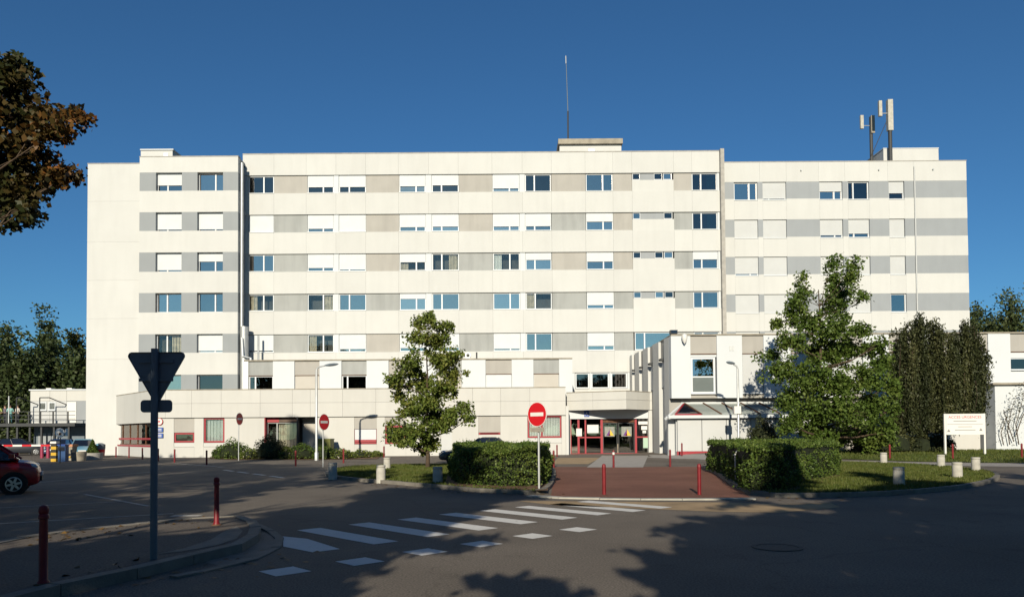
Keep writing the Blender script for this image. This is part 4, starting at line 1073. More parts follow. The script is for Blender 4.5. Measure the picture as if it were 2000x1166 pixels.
# weeping tree: strands hanging from an uneven dome
def weeping(name, label, base, humps, Y, nst, seed):
    t = thing(name, label, "tree", base); rng = np.random.default_rng(seed); lob = []
    for px, py, rx_, bot in humps: lob.append((at(px, py + 25, Y), rx_ * Y / FPX * .7, rx_ * Y / FPX * .6, .6))
    limbs(t, base, lob[0][0].z - base.z - .5, .28, lob, rngs=seed)
    pts = []; mb = MB(); w = np.array([h[2] ** 1.3 for h in humps], float); w /= w.sum(); s = Y / FPX
    bun = [(rng.choice(len(humps), p=w), rng.uniform(0, 6.283), rng.random() ** .5, abs(rng.normal()) * .28) for _ in range(62)]
    for k in range(nst):
        hi, a, rr, zof = bun[k % 62]; px, py, rx_, bot = humps[hi]
        a += rng.normal() * .085 / max(.3, rr); rr = min(1.08, max(0, rr + rng.normal() * .045))
        if k % 7 == 0:             # loose strands in between the curtains
            hi = rng.choice(len(humps), p=w); px, py, rx_, bot = humps[hi]; a = rng.uniform(0, 6.283); rr = rng.random() ** .5

        dx, dy = math.cos(a) * rr * rx_ * s, math.sin(a) * rr * rx_ * s * .8
        top = at(px, py, Y); ztop = top.z - (rr ** 2.2) * 2.6 * rx_ / 55 - abs(rng.normal()) * .38
        zbot = max(at(px, 846, Y).z, at(px, bot, Y).z + rng.normal() * .38 + zof + (zof * 2 if zof > .3 else 0))
        if rng.random() < .22: zbot = ztop - (ztop - zbot) * rng.uniform(.3, .8)
        n = int((ztop - zbot) / .085)
        if n < 3: continue
        f = np.linspace(0, 1, n); sway = .12 * np.sin(f * 3 + a)
        x = top.x + dx * (.82 + .18 * np.minimum(1, f * 3)) + sway * math.cos(a * 3) + rng.normal(size=n) * .06
        y = Y + dy * (.82 + .18 * np.minimum(1, f * 3)) + sway * math.sin(a * 3) + rng.normal(size=n) * .06
        pts.append(np.stack([x, y, ztop + (zbot - ztop) * f], 1))
        if k % 12 == 0: mb.path([(x[0], y[0], ztop), (x[n // 2], y[n // 2], (ztop + zbot) / 2), (x[-1], y[-1], zbot)], [.02, .012, .006], 4)
    top = crown_points([(at(px, py + 20 + rx_ * .25, Y), rx_ * s * .85, rx_ * s * .7, rx_ * s * .38) for px, py, rx_, bot in humps[:7]], 70, 30, rng, .2, .4)
    C = np.concatenate(pts); C = np.concatenate([np.repeat(C, 2, 0), top - np.array([0, 0, .0])]); C = C[:len(C)] 
    C = C + rng.normal(size=C.shape) * .07
    quads("crown", leaf_verts(C, .17, rng, .42, .05, .4, droop=.55), "lf_dark", t); mb.build("hanging_twigs", "bark", t)
    return t
b = at(1800, 880, 47.0); b.z = H(b.x, b.y)
weeping("weeping_beech_tree", "dark weeping tree with drooping curtains of leaves behind the white sign", b,
        [(1768, 626, 34, 838), (1800, 609, 44, 841), (1834, 628, 34, 839), (1862, 646, 26, 836), (1888, 618, 20, 815), (1903, 640, 26, 790), (1918, 676, 22, 762), (1930, 712, 12, 760), (1750, 660, 24, 845), (1788, 662, 46, 843), (1826, 668, 24, 838), (1885, 690, 34, 828)], 46.5, 1150, 21)
# dark low shrubs below the weeping tree
def bush(name, label, c, rx_, ry_, rz_, leafm, leafs, n, seed, cat="shrub", group=None, core=True, flowers=0):
    t = thing(name, label, cat, (c[0], c[1], c[2]), group); rng = np.random.default_rng(seed)
    d = rng.normal(size=(n, 3)); d /= np.linalg.norm(d, axis=1)[:, None]; d[:, 2] = np.abs(d[:, 2])
    bump = 1 + .13 * np.sin(d[:, 0] * 7 + seed) * np.cos(d[:, 1] * 6 + seed * 2) + .10 * np.sin(d[:, 2] * 9 + d[:, 0] * 5)
    rad = (.80 + .24 * rng.random(n)) * bump
    C = np.array([c[0], c[1], c[2] + .02]) + d * rad[:, None] * np.array([rx_, ry_, rz_])
    quads("foliage", leaf_verts(C, leafs, rng, .6), leafm, t)
    if core: MB().lathe([(rx_ * .3, .0), (rx_ * .74, rz_ * .12), (rx_ * .72, rz_ * .45), (rx_ * .5, rz_ * .68), (.02, rz_ * .8)], (c[0], c[1], c[2]), 14).build("dark_core", "hedgecore", t, True)  # solid dark body filling the inside of the leaf shell
    if flowers:
        k = rng.choice(n, flowers); quads("blossom", leaf_verts(C[k] * 1.0 + np.array([0, -.05, .03]), .13, rng, .9), "flower", t)
    return t
for i, (px, py, w, h, lab) in enumerate(((1745, 878, 40, 30, "low dark shrub under the left side of the weeping tree"), (1800, 880, 34, 24, "low dark shrub under the middle of the weeping tree"), (1835, 878, 26, 22, "small dark shrub left of the white access sign"), (1700, 880, 40, 34, "dark shrub between the large tree and the weeping tree"))):
    p = at(px, py, 46.2); p.z = H(p.x, p.y); s = 46.2 / FPX
    bush("shrub", lab, p, w * s, .8, h * s * 1.6, "lf_dark", .14, 1500, 30 + i, group="dark shrubs under the weeping tree")
p = at(1490, 870, 47.5); p.z = H(p.x, p.y)
bush("round_shrub", "dark clipped round shrub in front of the garage annexe", p, .98, .9, 2.1, "lf_dark", .10, 4200, 41)

def hedge(name, label, foot, h, leafs, dens, seed, leafm="lf_hedge", z0=.1, rough=.10, group=None):
    t = thing(name, label, "hedge", (foot[0][0], foot[0][1], z0), group); rng = np.random.default_rng(seed)
    P = np.array(foot); n = len(P); cen = P.mean(0)
    a = sum(P[i][0] * P[(i + 1) % n][1] - P[(i + 1) % n][0] * P[i][1] for i in range(n)); sgn = 1 if a > 0 else -1
    pts = []
    for i in range(n):
        p, q = P[i], P[(i + 1) % n]; L = np.linalg.norm(q - p); k = int(L * h * dens); u = rng.random(k); v = rng.random(k) ** .9
        nn = np.array([(q - p)[1], -(q - p)[0]]) / L * sgn
        off = (rng.random(k) - .75) * .16 - .34 * v ** 5 + np.where(rng.random(k) < .02, rng.random(k) * .14, 0) + rough * np.sin(u * L * 2.1 + seed + v * 3) * np.cos(v * 5 + u * L) - .10 * (v - .5)
        zz = v * h
        pts.append(np.stack([p[0] + (q - p)[0] * u + nn[0] * off, p[1] + (q - p)[1] * u + nn[1] * off, z0 + zz], 1))
    lo, hi = P.min(0), P.max(0); k = int((hi - lo).prod() * dens * 1.1)
    x = rng.uniform(lo[0], hi[0], k); y = rng.uniform(lo[1], hi[1], k); m = inpoly(x, y, [tuple(p) for p in P]); x, y = x[m], y[m]
    zt_ = z0 + h + (rng.random(len(x)) - .7) * .14 + rough * .6 * np.sin(x * 2.3 + seed) * np.cos(y * 2.1) + np.where(rng.random(len(x)) < .03, rng.random(len(x)) * .16, 0)
    pts.append(np.stack([x, y, zt_], 1))
    C = np.concatenate(pts)
    quads("foliage", leaf_verts(C, leafs, rng, .6), leafm, t)
    ins = [tuple(cen + (p - cen) * .93) for p in P]
    MB().prism(ins, z0 - .02, z0 + h - .12).build("dark_core", "hedgecore", t)  # one dark solid set inside the hedge leaves
    return t
hl = smooth_curve(gpoly([(882, 946), (905, 953), (1000, 957), (1066, 955), (1071, 940), (1076, 922), (990, 917), (888, 918)]), 1, True)
hedge("hedge", "bushy dark green hedge left of the red forecourt behind the no entry sign", hl, 1.10, .075, 560, 3, rough=.17)
hr = smooth_curve(gpoly([(1378, 921), (1404, 927), (1440, 950), (1452, 965), (1480, 967), (1556, 964), (1566, 946), (1636, 934), (1642, 925), (1560, 915), (1390, 914)]), 1, True)
hedge("hedge", "neatly clipped hedge right of the red forecourt with a bright flat top", hr, 1.16, .07, 540, 4, rough=.13)

# planting against the left wing
for i, (px, py, Yb, rx_, rz_, lm, fl, lab) in enumerate((
        (428, 897, 53.6, .55, .75, "lf_hedge", 0, "small round shrub at the left end of the wall planting"),
        (455, 899, 52.8, 1.15, 1.25, "lf_hedge", 0, "clipped boxy shrub by the tilted no entry sign on the left"),
        (490, 900, 52.0, .8, .7, "lf_lime", 14, "low rose bush with a few white flowers right of the boxy shrub"),
        (528, 901, 51.6, 1.15, 1.55, "lf_dark", 0, "tall loose dark shrub before the recessed bay"),
        (562, 902, 51.4, .8, .75, "lf_lime", 16, "low rose bush with pale blooms beside the tall dark shrub"),
        (592, 902, 51.4, 1.15, .95, "lf_hedge", 0, "broad low clipped shrub left of the lamp post"),
        (634, 902, 51.2, .9, .8, "lf_maple", 0, "low green shrub under the round no entry sign"),
        (668, 901, 51.4, .9, .62, "lf_lime", 10, "low flowering shrub right of the small no entry sign"),
        (706, 897, 53.5, .95, .5, "lf_lime", 6, "sparse low plants beneath the red framed window"),
        (735, 893, 55.0, .6, .38, "lf_lime", 0, "last small plant of the bed before the young tree"))):
    p = at(px, py, Yb); p.z = .03
    bush("shrub", lab, p, rx_, rx_ * .8, rz_, lm, .11, int(900 * rx_ * rz_ + 500), 60 + i, group="shrubs along the left wing", flowers=fl)
# climbing plant at the far right wall
t = thing("climbing_plant", "sparse leafy climber on the white wall at the far right", "plant", (X_(1975, 49.6, 870), 49.6, .3)); rng = np.random.default_rng(77); mb = MB(); C = []
for pts in ([(1972, 868), (1968, 840), (1975, 800), (1985, 775)], [(1990, 868), (1984, 830), (1995, 790), (2003, 750)], [(1960, 868), (1955, 845), (1966, 815)], [(1980, 862), (1972, 838), (1960, 800)], [(1984, 850), (1996, 815), (2010, 790)]):
    q = [at(a, b_, 49.75 - .1 * i) for i, (a, b_) in enumerate(pts)]; mb.path(q, [.035 - .008 * i for i in range(len(q))], 5)
    for i in range(len(q) - 1):
        k = 34 * i + 8; f = rng.random(k); C.append(np.array(q[i]) + np.outer(f, np.array(q[i + 1] - q[i])) + rng.normal(size=(k, 3)) * np.array([.35, .12, .3]))
mb.build("stem", "bark", t, True); quads("foliage", leaf_verts(np.concatenate(C), .11, rng), "lf_climb", t)

# woodland behind the left end, trees behind the right end
def far_tree(name, label, px, Y, pyt, pyb, w, leafm, seed, n=90, group=None, ls=.55, full=1.0):
    base = at(px, 880, Y); base.z = -.05; zt_ = at(px, pyt, Y).z; zb_ = at(px, pyb, Y).z; s = Y / FPX; rd = random.Random(seed); L = []
    for i in range(9):
        f = i / 8; rr = w * s * (.55 + .45 * math.sin(math.pi * min(1, f * .85 + .15))) * (1 - .55 * f ** 3)
        rr *= full; L.append((Vector((base.x + rd.uniform(-.45, .45) * rr, Y + rd.uniform(-.4, .4) * rr, zb_ + (zt_ - zb_ - rr * .3) * f)), rr * .75, rr * .7, (zt_ - zb_) * .13 + .6))
    return tree(name, label, "tree", base, L, zt_ * .85, .28, leafm, ls, n, 46, 1.0, seed, group)
for i, (px, Y, pt, pb_, w, lm, nm, lab) in enumerate((
        (88, 100, 624, 820, 40, "lf_wood", "broadleaf_tree", "tallest dark tree standing above the grey-green woodland at left"),
        (12, 104, 640, 820, 26, "lf_wood", "broadleaf_tree", "narrow dark tree at the left picture edge behind the woodland"),
        (145, 106, 652, 820, 20, "lf_yel", "broadleaf_tree", "yellowing tree peeping out beside the white end wall"),
        (-20, 84, 690, 850, 60, "lf_wood", "broadleaf_tree", "broad bushy tree cut by the left picture edge"),
        (42, 82, 686, 850, 56, "lf_wood", "broadleaf_tree", "broad bushy tree behind the people on the walkway"),
        (100, 86, 680, 850, 54, "lf_wood", "broadleaf_tree", "broad grey-green tree right behind the modular building"),
        (150, 84, 692, 850, 44, "lf_wood", "broadleaf_tree", "dark bushy tree touching the white end wall"),
        (-70, 82, 650, 850, 56, "lf_wood", "broadleaf_tree", "dark tree beyond the left picture edge"))):
    far_tree(nm, lab, px, Y, pt, pb_, w, lm, 100 + i, 220, "trees behind the modular building", .42, 1.25 if i > 2 else 1.0)
for i, (px, Y, pt, pb_, w, lab) in enumerate(((1908, 95, 602, 660, 24, "thin-crowned tree close to the right end of the tall block"), (1980, 90, 580, 660, 30, "tallest tree above the right wing roof at the picture edge"), (1945, 100, 625, 665, 18, "lowest small treetop between the two trees over the right wing"), (2040, 92, 560, 660, 36, "tree beyond the right picture edge"))):
    far_tree("broadleaf_tree", lab, px, Y, pt, pb_, w, "lf_far", 120 + i, 50, "trees behind the right wing", .34)

# the near maple whose branch hangs into the frame at the top left
b = Vector((-13.6, 12.6, .0)); t = thing("autumn_maple_tree", "near tree with dark and orange autumn leaves reaching in at the top left", "tree", b); rng = np.random.default_rng(51)
YB = 11.6
LL = lobes_px([(10, 150, 55, 55), (30, 130, 22, 22), (-70, 170, 80, 60), (20, 215, 50, 40), (75, 232, 55, 24), (130, 222, 30, 16), (100, 262, 42, 28), (50, 280, 50, 36), (20, 300, 40, 40), (90, 320, 20, 16), (60, 348, 50, 26), (100, 350, 38, 14), (132, 345, 16, 6), (140, 235, 24, 10), (20, 365, 50, 34), (15, 410, 36, 30), (45, 412, 20, 18), (5, 440, 18, 14), (-60, 230, 80, 80), (-60, 360, 80, 80), (-140, 200, 90, 110), (-140, 340, 90, 90)], YB, .9, .5, 5)
big = [(Vector((-11.0, 12, 6.4)), 1.7, 1.8, 1.5), (Vector((-11.2, 12.4, 8.4)), 1.6, 1.8, 1.3), (Vector((-12.6, 11.4, 5.6)), 1.5, 1.5, 1.0), (Vector((-14.5, 12.5, 8.5)), 3.0, 3.0, 2.2), (Vector((-15.5, 14, 8)), 3, 3, 2.4), (Vector((-15, 10.5, 7.5)), 2.6, 2.4, 2.2), (Vector((-12.2, 14.2, 7.6)), 2.2, 2.4, 2.0), (Vector((-16.5, 12.5, 10.2)), 2.4, 2.4, 1.8)]
limbs(t, b, 9, .10, LL[::2] + big, rngs=5)
C = np.concatenate([crown_points([(c + Vector((.08, 0, 0)), a * 1.0, d_ * .85, e_ * .95) for c, a, d_, e_ in LL], 560, 40, rng, .14, .3), crown_points(big, 380, 60, rng, .55, .5)])
quads("crown", leaf_verts(C, .095, rng, .75, .25), "lf_autumn", t)

# street trees behind the camera: their shade lies over the road
def shade_tree(name, label, polys, yt, spread, dens, size, seed, wall=None, trunk=None):
    rng = np.random.default_rng(seed); out = []
    for poly in polys:
        g = [SUNP(p) for p in poly]; P = np.array(g); lo, hi = P.min(0), P.max(0); A = (hi - lo).prod()
        k = int(A * dens); x = rng.uniform(lo[0], hi[0], k); y = rng.uniform(lo[1], hi[1], k); m = inpoly(x, y, [tuple(q) for q in P])
        # thin the rim into leaf clumps
        cl = np.sin(x * 2.7 + seed) * np.sin(y * 1.9 + seed * .7) + .6 * np.sin(x * 6.1) * np.sin(y * 4.3 + 1)
        m &= (cl > -1.32) | (rng.random(k) < .45)
        x = x + .22 * np.sin(y * 3.3 + seed) + .12 * rng.normal(size=k); y = y + .30 * np.sin(x * 2.6 + seed) + .15 * rng.normal(size=k)
        x, y = x[m], y[m]; yy = yt + spread * (rng.random(len(x)) * 2 - 1); s = (y - yy) / -TO_SUN.y
        out.append(np.stack([x + TO_SUN.x * s, yy, TO_SUN.z * s], 1))
    C = np.concatenate(out); C = C[C[:, 2] > 2.2]
    c = C.mean(0); b = Vector((trunk if trunk is not None else c[0], yt, 0))
    t = thing(name, label, "tree", b)
    lob = [(Vector(C[i]), .8, .8, .6) for i in rng.choice(len(C), 16, replace=False)]
    limbs(t, b, float(np.percentile(C[:, 2], 75)), .3, lob, rngs=seed)
    quads("crown", leaf_verts(C, size, rng, .8, .2), "lf_shade", t); return t
def SUNP(p):
    g = G(p[0], p[1], 0) if len(p) == 2 else Vector((p[0], p[1], 0)); return (g.x, g.y)
RMASS = [[(1238, 1092), (1262, 1066), (1296, 1076), (1325, 1084), (1352, 1070), (1330, 1052), (1308, 1040), (1335, 1024), (1382, 1030), (1376, 1010), (1420, 1002), (1455, 1018), (1530, 1000), (1600, 1002), (1660, 990), (1760, 984), (1850, 972), (1960, 958), (2050, 940), (2500, 935), (2900, 1000), (2900, 1500), (1290, 1500), (1258, 1166), (1280, 1122)],
         [(1466, 968), (1480, 943), (1572, 943), (1578, 968)], [(1560, 972), (1650, 962), (1740, 953), (1650, 930), (1700, 930), (1765, 946), (1900, 950), (1960, 940), (1960, 958), (1880, 966), (1750, 979)], [(1480, 985), (1600, 983), (1720, 976), (1720, 984), (1600, 992)], [(1405, 984), (1440, 981), (1470, 988), (1430, 993)], [(1425, 977), (1460, 974), (1490, 983), (1440, 984)]]
LMASS = [[(505, 1013), (550, 996), (600, 992), (660, 993), (690, 985), (712, 966), (765, 952), (910, 958), (1030, 966), (1045, 974), (960, 983), (930, 1000), (890, 1020), (812, 1043), (880, 1052), (985, 1042), (940, 1062), (850, 1072), (780, 1082), (730, 1102), (690, 1130), (650, 1166), (560, 1350), (-900, 1400), (-900, 1100), (0, 1100), (110, 1078), (230, 1062), (330, 1052), (420, 1053), (470, 1050), (498, 1036)],
         [(195, 1090), (240, 1064), (290, 1045), (330, 1042), (320, 1062), (260, 1085)], [(884, 951), (950, 948), (960, 935), (890, 930)], [(640, 936), (655, 936), (655, 925), (640, 925)], [(840, 952), (872, 952), (872, 930), (842, 930)],
         [(925, 1220), (945, 1142), (965, 1130), (1000, 1128), (1022, 1142), (1055, 1130), (1085, 1150), (1100, 1220)]]
EMASS = [[(-500, 930), (40, 930), (150, 932), (215, 950), (240, 966), (290, 976), (390, 966), (420, 956), (520, 942), (600, 930), (560, 950), (440, 980), (400, 994), (320, 1022), (100, 1052), (0, 1076), (-600, 1140)]]
shade_tree("unseen_tree", "leafy street tree behind the viewer on the right shading the road", RMASS, -5, 2.4, 120, .30, 201, trunk=7.5)
shade_tree("unseen_tree", "leafy street tree behind the viewer on the left shading the crossing", LMASS, -4, 2.0, 130, .28, 202, trunk=-8.5)
shade_tree("unseen_tree", "further street tree out of view shading the parking bays", EMASS, -2, 2.0, 70, .28, 203, trunk=-17.5)
FMASS = [[(240, 945), (300, 930), (450, 915), (600, 912), (640, 916), (520, 936), (430, 946), (380, 956), (280, 965)], [(-300, 905), (0, 902), (230, 901), (300, 905), (200, 912), (60, 925), (-300, 935)], [(330, 903), (480, 905), (600, 908), (560, 911), (400, 911)]]
shade_tree("unseen_tree", "tall street tree out of view shading the far parking bays", FMASS, 4, 1.6, 34, .28, 204, trunk=-22)
for i, (x, y, w, h) in enumerate(((-34, -34, 5, 13), (-25, -38, 6, 14), (-15, -33, 5, 12.5), (-5, -37, 6, 14), (5, -34, 5.5, 13), (15, -38, 6, 14.5), (25, -34, 6, 13), (35, -37, 6, 14))):  # row added out of view to block bright low sky; windows mirror it
    L = [(Vector((x + w * .5 * math.sin(k * 2.4), y + w * .5 * math.cos(k * 2.4), h * (.3 + .075 * k))), w * .62 * (1 - .05 * k), w * .6 * (1 - .05 * k), h * .16) for k in range(8)]
    tree("unseen_tree", "unseen tree added in a row behind the viewer to block sky light, %s from the left" % ("first", "second", "third", "fourth", "fifth", "sixth", "seventh", "last")[i], "tree", Vector((x, y, 0)), L, h * .8, .3, "lf_shade", .55, 120, 50, 1.0, 300 + i, "unseen trees added behind the viewer")
for i, (x, y, w, h, lab) in enumerate(((17.5, 3, 3.6, 9.5, "broad unseen tree added beyond the right picture edge to shade the road bend"), (25, 11, 4, 11, "second unseen tree added beyond the right picture edge to block sky light"), (-19, -8, 4.5, 12, "unseen tree added past the left picture edge behind the viewer to block sky light"), (11.5, -7, 3.6, 11, "unseen tree added close behind the viewer on the right to block sky light"), (-21, 16, 3.6, 10.5, "unseen tree added by the car park past the left picture edge to block sky light"), (-28, 27, 3.6, 11, "far unseen tree added by the car park past the left picture edge to block sky light"), (33, 21, 3.6, 11, "third unseen tree added beyond the right picture edge to block sky light"))):  # more trees added outside the frame to dim sky light on the shaded ground
    L = [(Vector((x + w * .5 * math.sin(k * 2.4), y + w * .5 * math.cos(k * 2.4), h * (.36 + .07 * k))), w * .62 * (1 - .05 * k), w * .6 * (1 - .05 * k), h * .15) for k in range(8)]
    tree("unseen_tree", lab, "tree", Vector((x, y, 0)), L, h * .8, .25, "lf_shade", .38, 170, 60, .8, 320 + i)
# a tall poplar out of view on the left: only its tip shades the bay beside the lamp post
def poplar():
    rng = np.random.default_rng(9); out = []; yt = 6.0
    poly = [(555, 905), (557, 850), (562, 817), (580, 815), (607, 836), (628, 850), (648, 866), (660, 885), (662, 905)]
    W = [(at(a, b_, 57.2).x, at(a, b_, 57.2).z) for a, b_ in poly]; P = np.array(W); lo, hi = P.min(0), P.max(0); k = 2600
    x = rng.uniform(lo[0], hi[0], k); z = rng.uniform(max(lo[1], -.2), hi[1], k); m = inpoly(x, z, [tuple(p) for p in P]); x, z = x[m], z[m]
    yy = yt + rng.normal(size=len(x)) * .5; s = (57.2 - yy) / -TO_SUN.y
    C = np.stack([x + TO_SUN.x * s, yy, z + TO_SUN.z * s], 1); c = C.mean(0)
    b = Vector((c[0], yt, 0)); t = thing("poplar_tree", "tall slim poplar out of view on the left", "tree", b)
    lob = [(Vector((c[0] + .1 * math.sin(i), yt, 5 + i * 1.6)), 1.1, 1.1, 1.2) for i in range(9)]
    limbs(t, b, c[2], .28, lob, rngs=9); D = crown_points(lob, 160, 50, rng, .5, .3)
    quads("crown", leaf_verts(np.concatenate([C, D]), .28, rng, .8), "lf_shade", t)
poplar()
# ------------------------------------------------------------------ street furniture
def red_bollard(ball):
    t = thing("bollard", "", "bollard", (0, 0, 0), "red steel bollards")
    if ball:
        MB().lathe([(.062, .0), (.062, .03), (.046, .05), (.044, .60), (.041, .66), (.041, .70)], n=18).build("post", "bred", t, True)
        MB().lathe([(.041, .70), (.053, .705), (.054, .74), (.043, .755), (.050, .78), (.051, .81), (.038, .84), (.001, .855)], n=18).build("cap", "bred", t, True)
        MB().lathe([(.088, .0), (.088, .012), (.063, .02)], n=18).build("base_plate", "rust", t)
    else:
        MB().lathe([(.05, .0), (.05, .74)], n=16).build("post", "bred", t, True)
        MB().lathe([(.056, .742), (.056, .77), (.05, .78), (.05, .80), (.035, .83), (.001, .842)], n=16).build("cap", "bred", t, True)
    return t
prot = {True: red_bollard(True), False: red_bollard(False)}; used = set()
BOL = [(84, 1141, .11, True, "shaded dark red bollard nearest the viewer on the left pavement"), (423, 1025, .11, True, "bright red ball-capped bollard on the tip of the left pavement"),
       (1180, 965.5, 0, False, "red bollard at the front edge of the forecourt, left of the pair"), (1366, 966, 0, False, "red bollard at the front edge of the forecourt, right of the pair"),
       (1309, 911, 0, False, "red bollard at the back edge of the forecourt on its right side"), (1198.5, 913, 0, False, "red bollard with a white ring at the head of the pale ramp"),
       (1081.5, 913, 0, False, "red bollard at the back left corner of the forecourt by the hedge"), (1332, 890, 0, False, "red bollard before the left garage door"),
       (1088, 891.5, 0, False, "thin dark red bollard in front of the big window left of the entrance"), (1738, 892, .0, False, "red bollard by the path under the weeping tree"),
       (1861, 893, .0, False, "red bollard standing in front of the white access sign"), (1996, 897, 0, False, "red bollard cut by the right picture edge"),
       (226.5, 892.7, 0, False, "leftmost red bollard before the curtained glazing"), (252, 893.6, 0, False, "red bollard before the middle of the curtained glazing"),
       (278, 897, 0, False, "red bollard just left of the yield sign post by the curtained glazing"), (309, 900.5, 0, False, "red bollard under the blue wall plates"),
       (341, 903, 0, False, "red bollard before the window with the beige shutter box"), (403.5, 907.7, 0, False, "red bollard left of the clipped boxy shrub"),
       (577.5, 910, 0, False, "dark bollard before the low shrubs left of the lamp post"), (671, 904, 0, False, "dark bollard before the flowering shrubs right of the small no entry sign"),
       (750, 894.5, 0, False, "thin red bollard left of the young tree")]
for px, py, z, ball, lab in BOL:
    p = G(px, py) if z == 0 else G(px, py, z)
    if px in (1738, 1861, 1996): p = at(px, py, 41.0); p.z = H(p.x, p.y)
    o = prot[ball] if ball not in used else copy_tree(prot[ball]); used.add(ball)
    o.location = p; o["label"] = lab
    if px == 1198.5: MB().lathe([(.0575, .62), (.0575, .735)], (p.x, p.y, p.z), 16).build("white_ring", "signwhite", o)
t0 = None
for px, py, lab in ((744, 942, "sunlit concrete bollard left of the young tree on the kerb"), (756, 919, "weathered concrete bollard at the back of the left island"), (650, 935, "shaded bluish concrete bollard at the left tip of the island"),
                    (855, 948, "grey shaded concrete bollard between the young tree and the hedge"), (1756, 952, "streaky concrete bollard nearest the viewer on the right island"), (1870, 938, "dark stained concrete bollard on the right island"),
                    (1906, 923, "concrete bollard nearest the rounded tip of the right island"), (1838, 915, "pale concrete bollard at the back of the right island in front of the sign"), (1726, 908, "pale concrete bollard at the back of the right island by the hedge")):
    p = G(px, py, .02)
    if t0 is None:
        t0 = thing("concrete_bollard", "", "bollard", p, "squat concrete bollards"); o = t0
        MB().lathe([(.165, -.05), (.16, .0), (.155, .50), (.14, .52)], (p.x, p.y, p.z), 20).build("shaft", "boll", o, True)
        MB().lathe([(.14, .521), (.158, .535), (.158, .59), (.14, .605), (.001, .612)], (p.x, p.y, p.z), 20).build("cap", "boll", o, True)
    else: o = copy_tree(t0); o.location = p
    o["label"] = lab

def disc(c, r, d, n=28, ny=-1, sx_=1):
    """upright disc facing -y, rotated later by its parent"""
    return MB()._add([(c[0] + r * sx_ * math.cos(2 * math.pi * k / n), c[1], c[2] + r * math.sin(2 * math.pi * k / n)) for k in range(n)] + [(c[0] + r * sx_ * math.cos(2 * math.pi * k / n), c[1] + d, c[2] + r * math.sin(2 * math.pi * k / n)) for k in range(n)],
                     [tuple(range(n)), tuple(range(n, 2 * n))[::-1]] + [(k, k + n, (k + 1) % n + n, (k + 1) % n) for k in range(n)])
def noentry(p, top_px, cy_px, r, rz, label, plate=False, face="signred"):
    t = thing("no_entry_sign", label, "sign", p); q = Vector(p)
    zc = at(0, 0, 1).z and (EYE + (845 - cy_px - (p[0] / p[1] * FPX) * -.007) * p[1] / FPX * 1.0)
    zc = at(top_px, cy_px, p[1]).z
    MB().tube(p, (p[0], p[1], zc + r * .9), .032, n=12).build("post", "steel", t, True)
    b = disc((p[0], p[1] - .07, zc), r, .02).build("sign_plate", "signwhite", t)
    f = disc((p[0], p[1] - .074, zc), r * .95, .003).build("red_disc", face, b)
    MB().box(p[0] - r * .68, p[0] + r * .68, p[1] - .079, p[1] - .0755, zc - r * .15, zc + r * .15).build("white_bar", "signwhite", b)
    MB().box(p[0] - .05, p[0] + .05, p[1] - .05, p[1] + .03, zc - .1, zc - .06).box(p[0] - .05, p[0] + .05, p[1] - .05, p[1] + .03, zc + .1, zc + .14).build("clamp", "steel", t)
    if plate:
        MB().box(p[0] - r * .72, p[0] + r * .72, p[1] - .07, p[1] - .055, zc - r * 1.43, zc - r * 1.06).build("plate", "stain", t)
        for k in range(2): MB().box(p[0] - r * .55, p[0] + r * .55, p[1] - .0745, p[1] - .0705, zc - r * (1.19 + .15 * k), zc - r * (1.14 + .15 * k)).build("lettering", "text", t)
    t.rotation_euler = (0, 0, rz); return t
noentry(G(1053, 960.5), 1054, 809, .355, R(-42), "near red no entry sign with a small plate below, by the left hedge", True)
noentry(G(631, 912), 629, 824, .42, R(66), "smaller dark red no entry sign in front of the lamp post")
noentry(G(466, 899), 466, 818, .40, R(78), "no entry sign seen edge-on by the clipped boxy shrub at left")
# back of the give-way sign, near left
p = G(300, 1092, .11); t = thing("yield_sign", "dark back of a triangular give way sign with a small plate on a grey post", "sign", p)
s = p.y / FPX; zt_ = at(298, 687, p.y).z; zb_ = at(300, 780, p.y).z
MB().tube(p, (p.x, p.y, at(298, 681, p.y).z), .045, n=14).build("post", "signback", t, True)
def rounded(pts, r, n=5):
    out = []
    for i in range(len(pts)):
        a, b, c = Vector(pts[i - 1]), Vector(pts[i]), Vector(pts[(i + 1) % len(pts)]); u, v = (a - b).normalized(), (c - b).normalized()
        ang = u.angle(v); L = r / math.tan(ang / 2)
        p0, p1 = b + u * L, b + v * L; ce = b + (u + v).normalized() * (r / math.sin(ang / 2))
        for k in range(n + 1):
            w = p0.lerp(p1, k / n) - ce; out.append(ce + w.normalized() * r)
    return out
def plate(pts, y0, y1, inset=0):
    n = len(pts); vs = [(q.x, y0, q.y) for q in pts] + [(q.x, y1, q.y) for q in pts]
    return MB()._add(vs, [tuple(range(n)), tuple(range(n, 2 * n))[::-1]] + [(k, (k + 1) % n, n + (k + 1) % n, n + k) for k in range(n)])
pts = rounded([(p.x - 61 * s, zt_), (p.x + 61 * s, zt_), (p.x + 1 * s, zb_ - 13 * s)], .05)
tp = plate(pts, p.y + .05, p.y + .062).build("sign_plate", "signback", t)
rim = MB()
for a, b in zip(pts, pts[1:] + pts[:1]): rim.hexa([(a.x, p.y + .035, a.y), (b.x, p.y + .035, b.y), (b.x, p.y + .0495, b.y), (a.x, p.y + .0495, a.y)], [(a.x * .97 + p.x * .03, p.y + .035, a.y * .97 + (zt_ - .2) * .03), (b.x * .97 + p.x * .03, p.y + .035, b.y * .97 + (zt_ - .2) * .03), (b.x * .97 + p.x * .03, p.y + .0495, b.y * .97 + (zt_ - .2) * .03), (a.x * .97 + p.x * .03, p.y + .0495, a.y * .97 + (zt_ - .2) * .03)])
rim.build("rim", "signback", tp)
